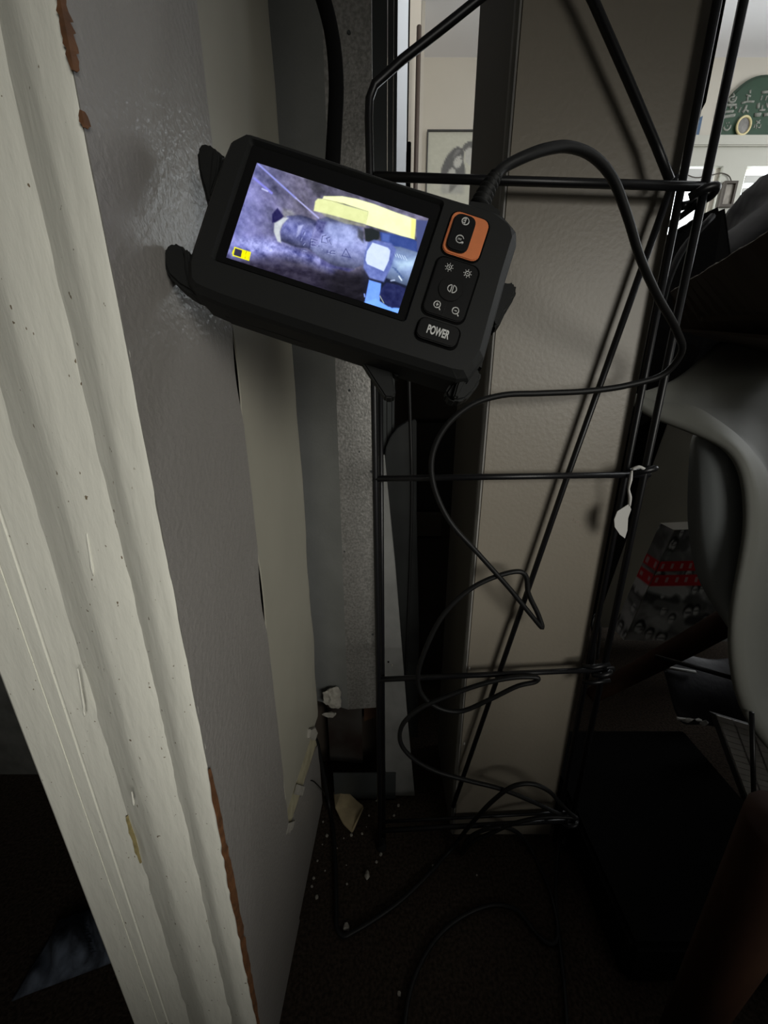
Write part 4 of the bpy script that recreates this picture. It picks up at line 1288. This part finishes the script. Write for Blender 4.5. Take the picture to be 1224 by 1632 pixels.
sh = mesh('seat_shell', vs, fs, M['shell'], chair, smooth=True)
sm = sh.modifiers.new('thick', 'SOLIDIFY')
sm.thickness = 0.004
sm.offset = 0
sb = sh.modifiers.new('round', 'SUBSURF')
sb.levels = 1
sb.render_levels = 1
# outside of the shell below the arm
oa = curve([(1128, 692, .462), (1160, 706, .450), (1184, 734, .437), (1198, 775, .427), (1200, 830, .419), (1193, 885, .411), (1181, 950, .401), (1175, 1000, .394), (1176, 1040, .388)], 24)
ob = curve([(1115, 688, .474), (1112, 705, .466), (1116, 735, .456), (1120, 775, .447), (1122, 830, .440), (1126, 875, .433), (1134, 920, .423), (1148, 955, .414), (1168, 1005, .400)], 24)
oc = curve([(1108, 686, .490), (1101, 702, .482), (1098, 735, .472), (1096, 775, .464), (1096, 830, .458), (1101, 875, .451), (1112, 920, .442), (1130, 955, .432), (1162, 1003, .410)], 24)
vs = oa + ob + oc
fs = [(i * 24 + k, i * 24 + k + 1, (i + 1) * 24 + k + 1, (i + 1) * 24 + k) for i in range(2) for k in range(23)]
os_ = mesh('shell_side', vs, fs, mat('grey_shell_outside', (0.25, 0.268, 0.268), 0.5), chair, smooth=True)
sm = os_.modifiers.new('thick', 'SOLIDIFY')
sm.thickness = 0.003
tube('leg', [at(1262, 1320, .155), fl(1062, 1700, 0.0) + Vector((0.0, 0.0, 0.0))], [0.021, 0.016], M['leg_wood'], chair, seg=16)
tube('leg', [at(1190, 972, .515), at(1100, 1024, .52), at(985, 1086, .515), at(940, 1110, .510)], [0.020, 0.018, 0.014, 0.012], M['leg_wood'], chair, seg=16)
tube('leg_brace', [at(1045, 1046, .50), at(1110, 1064, .46), at(1180, 1084, .42)], 0.0032, M['wire'], chair)
tube('leg_brace', [at(1198, 1135, .36), at(1203, 1330, .32)], 0.0026, M['wire'], chair)

# ------------------------------------------------------------------ cardboard box and black bag on the chair
cb_o = thing('cardboard_box', 'torn open brown cardboard box resting on the armchair', 'box', at(1180, 540, .60))
T0, T1 = at(1068, 466, .72), at(1300, 282, .40)
T1.z = T0.z
B0, B1 = at(1072, 566, .70), at(1330, 575, .44)
nb = 14
vs, fs = [], []
for k in range(nb + 1):
    s = k / nb
    t = T0.lerp(T1, s) + Vector((0, 0, 0.0007 * math.sin(k * 2.3)))
    b = at(1085 + 300 * s, 528 + 26 * s, .70 - .28 * s)
    vs += [t, b, b + Vector((0.006, 0.004, 0)), t + Vector((0.006, 0.004, 0))]
for k in range(nb):
    for q in range(4):
        q2 = (q + 1) % 4
        fs.append((k * 4 + q, k * 4 + q2, (k + 1) * 4 + q2, (k + 1) * 4 + q))
mesh('near_side', vs, fs, M['cardboard'], cb_o)
epts = [T0.lerp(T1, k / 40) + Vector((0.003, 0.001, 0.0010 + 0.0007 * math.sin(k * 14 / 40 * 2.3) + 0.0005 * math.sin(k * 3.7))) for k in range(41)]
tube('torn_edge', epts, 0.0017, M['card_edge'], cb_o, seg=6)
prism('crease', [at(1120, 505, .62), at(1240, 500, .53), at(1240, 508, .53), at(1120, 512, .62)], (0, 0.004, 0), M['cardboard'], cb_o)
far0, far1 = T0 + Vector((0.05, 0.12, -0.02)), T1 + Vector((0.3, 0.25, -0.02))
mesh('bottom', [at(1085, 528, .70), at(1385, 554, .42), Vector((0.72, 0.715, at(1385, 554, .42).z)), at(1085, 528, .70) + Vector((0.03, 0.015, 0))], [(0, 1, 2, 3)], M['cardboard'], cb_o).modifiers.new('thick', 'SOLIDIFY').thickness = 0.004
# bag
bag = thing('black_bag', 'black nylon bag bulging behind the cardboard box under the window', 'bag', at(1150, 470, .95))
bm = bmesh.new()
bmesh.ops.create_uvsphere(bm, u_segments=48, v_segments=28, radius=1.0)
ce = at(1275, 515, 1.06)
for v in bm.verts:
    p = v.co.copy()
    k = 1 + 0.05 * math.sin(5 * p.x + 2 * p.z + 1) + 0.05 * math.sin(7 * p.z + 3 * p.y) + 0.03 * math.sin(13 * p.x + 9 * p.y)
    sgn = lambda q, e: math.copysign(abs(q) ** e, q)
    v.co = Vector((sgn(p.x, .8) * 0.31, sgn(p.y, .8) * 0.17, sgn(p.z, .85) * 0.315)) * k + ce
from_bm('bag_body', bm, M['bag'], bag, True)
tube('carry_strap', [at(1052, 500, .78), at(1066, 445, .80), at(1090, 395, .82), at(1135, 345, .84)], 0.006, M['bag'], bag, div=4)
prism('side_pocket', [at(1030, 385, .93), at(1062, 374, .92), at(1092, 362, .91), at(1115, 343, .90), at(1160, 322, .88), at(1180, 480, .86), at(1120, 560, .86), at(1060, 660, .88), at(990, 700, .93), at(1005, 500, .93)], (0, 0.05, 0), M['bag'], bag, bevel=0.008)

# ------------------------------------------------------------------ things on the floor behind the rack at the right
gb = [at(q[0], q[1], 0.93) for q in ((1078, 640), (1200, 640), (1190, 1000), (950, 1000), (1000, 860))]
tag(prism('grey_card_sheet', gb, (0, 0.004, 0), M['grey_board']), 'plain grey card sheet standing behind the printed box', 'card sheet')
prm = [at(1075, 845, .80), at(1215, 838, .80), at(1215, 1022, .765), at(995, 1020, .765)]
pzb = thing('printed_box', 'flat box printed with black and white crowd and a red band, under the armchair', 'box', at(1080, 1020, .78))
ppx = Vector((0, 0.045, 0.0))
prism('carton', [p + Vector((0, 0.002, 0)) for p in prm], ppx, M['grey_board'], pzb)


def crowd(u, v):
    # figures: pale round heads with dark outlines over grey shapes
    x, y = u * 6.0, v * 5.0
    g = 0.45 + (fbm(x * 1.3, y * 1.3, 3) - 0.5) * 0.55
    col = np.stack([g, g, g], 1)
    rnd = np.random.default_rng(11)
    for k in range(44):
        cx, cy = rnd.uniform(0, 6), rnd.uniform(0, 5)
        r = rnd.uniform(0.17, 0.30)
        tone = rnd.uniform(0.70, 0.98)
        bd = segdist(x, y, (cx - r, cy + 2.0 * r), (cx + rnd.uniform(0, 1.2), cy + r * rnd.uniform(2.4, 3.4)))
        kb = np.clip(1.8 - bd / (r * 0.7), 0, 1)[:, None] * 0.9
        col = col * (1 - kb) + kb * rnd.uniform(0.15, 0.8)
        hd = np.hypot((x - cx) / 0.95, (y - cy + 0.3 * r) / 1.15)
        kh = np.clip((1.06 * r - hd) / 0.07, 0, 1)[:, None] * 0.85
        col = col * (1 - kh) + rnd.uniform(0.05, 0.16) * kh
        d = np.hypot((x - cx) / 0.8, (y - cy - 0.12 * r) / 1.02)
        k2 = np.clip((0.98 * r - d) / 0.10, 0, 1)[:, None]
        sh = (1 - 0.5 * np.clip((x - cx) / r, -0.4, 1))[:, None]
        col = col * (1 - k2) + tone * sh * k2
        ke = np.clip(1.2 - segdist(x, y, (cx - .4 * r, cy + 0.02 * r), (cx + .38 * r, cy + 0.0 * r)) / (0.16 * r), 0, 0.6)[:, None]
        col = col * (1 - ke) + 0.12 * ke
    band = ((v > 0.27) & (v < 0.36)) | ((v > 0.39) & (v < 0.49))
    col = np.where(band[:, None], np.array([0.72, 0.06, 0.12]), col)
    dots = band & (np.abs(((u * 9) % 0.8) - 0.4) < 0.11) & (np.abs(np.where(v < 0.375, v - 0.315, v - 0.44)) < 0.02)
    col = np.where(dots[:, None], np.array([0.85, 0.55, 0.55]), col)
    return np.clip(col * 1.45, 0, 1)


painted('printed_face', prm[0] - Vector((0, 0.001, 0)), prm[1] - Vector((0, 0.001, 0)), prm[2] - Vector((0, 0.001, 0)), prm[3] - Vector((0, 0.001, 0)), 120, 90, crowd, M['print'], pzb)
dx_ = Vector((-0.001, 0, 0))
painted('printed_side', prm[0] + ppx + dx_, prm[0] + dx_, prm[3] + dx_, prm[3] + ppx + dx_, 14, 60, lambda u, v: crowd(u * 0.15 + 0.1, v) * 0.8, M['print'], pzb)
# grey plastic bag and keyboard
bm = bmesh.new()
P = [[at(x, y, Y) + Vector((0, 0, 0.012 * math.sin(i * 1.7 + j * 2.3))) for j, (x, y, Y) in enumerate(row)] for i, row in enumerate((
    ((1040, 1040, .64), (1090, 1046, .64), (1140, 1050, .64), (1200, 1040, .64), (1260, 1040, .64)),
    ((1052, 1078, .60), (1095, 1080, .60), (1145, 1085, .60), (1200, 1085, .60), (1260, 1085, .60)),
    ((1066, 1115, .575), (1100, 1118, .575), (1150, 1118, .575), (1200, 1120, .575), (1260, 1120, .575)),
    ((1082, 1152, .56), (1110, 1158, .56), (1150, 1160, .56), (1200, 1160, .56), (1260, 1160, .56))))]
vv = [[bm.verts.new(p) for p in row] for row in P]
for i in range(3):
    for j in range(4):
        bm.faces.new((vv[i][j], vv[i][j + 1], vv[i + 1][j + 1], vv[i + 1][j]))
pb_ = tag(from_bm('plastic_bag', bm, M['poly'], None, True), 'crumpled dark grey plastic bag below the printed box', 'plastic bag')
pb_.modifiers.new('thick', 'SOLIDIFY').thickness = 0.01
sb = pb_.modifiers.new('round', 'SUBSURF')
sb.levels = sb.render_levels = 2
for k, (x, y) in enumerate(((1086, 1148), (1096, 1152), (1112, 1150), (1122, 1156))):
    p = at(x, y, .553)
    lump('white_scrap', p, 0.006 + 0.002 * (k % 2), 80 + k, M['white_tape'], (1.3, .5, .6), 1, pb_)
tag(box('dark_floor_block', (0.285, 0.26, 0.0), (0.56, 0.555, 0.070), M['black'], bevel=0.006), 'low flat black block added to darken the carpet under the armchair', 'case')  # made-up block, keeps the floor under the chair black
gp = [at(q[0], q[1], 1.0) for q in ((985, 560), (1085, 560), (1068, 720), (1000, 860), (950, 1010), (930, 1060), (860, 1060), (900, 800))]
tag(prism('dark_gap_panel', gp, (0, 0.03, 0), M['black'], bevel=0.004), 'tall black panel added to darken the gap behind the right uprights of the rack', 'bag')  # made-up black sheet, hides the lit room right of the post
tag(tube('pale_rod', [at(1034, 1061, .60), at(1070, 1065, .60), at(1108, 1071, .60)], 0.003, mat('pale_rod_paint', (0.4, 0.4, 0.38), 0.5), seg=8), 'thin pale rod lying over the grey plastic bag', 'rod')

kb = thing('keyboard', 'pale grey computer keyboard standing on edge beside the chair leg', 'keyboard', at(1190, 1290, .47))
K0, K1, K3 = at(1139, 1138, .52), at(1200, 1302, .455), at(1300, 1186, .50)
kx, ky = (K1 - K0), (K3 - K0)
kn = kx.cross(ky).normalized()
if kn.y > 0:
    kn = -kn
prism('case', [K0, K1, K1 + ky, K3], -kn * 0.012, mat('grey_key_case', (0.10, 0.10, 0.10), 0.7), kb)
NK, NR = 16, 6
first = None
for r in range(NR):
    for k in range(NK):
        p = K0 + kx * ((k + 0.04) / NK) + ky * ((r + 0.06) / NR)
        a, b = kx * (0.92 / NK), ky * (0.88 / NR)
        if first is None:
            q = [Vector((0, 0, 0)), a, a + b, b]
            first = prism('key', q, kn * 0.004, M['key'], kb)
            first.location = p
            base_inv = first.matrix_parent_inverse.copy()
        else:
            o = first.copy()
            C.objects.link(o)
            o.location = p

# ------------------------------------------------------------------ left: cloth on the floor past the casing
bm = bmesh.new()
gx, gy = 40, 26
cc = fl(118, 1515)
grid = []
for j in range(gy + 1):
    row = []
    for i in range(gx + 1):
        u, v = i / gx * 2 - 1, j / gy * 2 - 1
        rr = max(0.0, 1 - (u * u) ** 1.2) * max(0.0, 1 - (v * v) ** 1.2)
        z = 0.002 + 0.035 * rr * (0.7 + 0.3 * math.sin(u * 9 + v * 5)) + 0.010 * math.sin(u * 16 + v * 7) * rr
        row.append(bm.verts.new((cc.x + 0.02 + u * 0.062, cc.y + 0.015 + v * 0.036 + 0.02 * u, z)))
    grid.append(row)
for j in range(gy):
    for i in range(gx):
        bm.faces.new((grid[j][i], grid[j][i + 1], grid[j + 1][i + 1], grid[j + 1][i]))
clo = tag(from_bm('blue_cloth', bm, M['cloth'], None, True), 'crumpled blue-grey cloth on the floor left of the door casing', 'cloth')
clo.modifiers.new('thick', 'SOLIDIFY').thickness = 0.002

for o in bpy.data.objects:
    if '_local' in o:
        del o['_local']
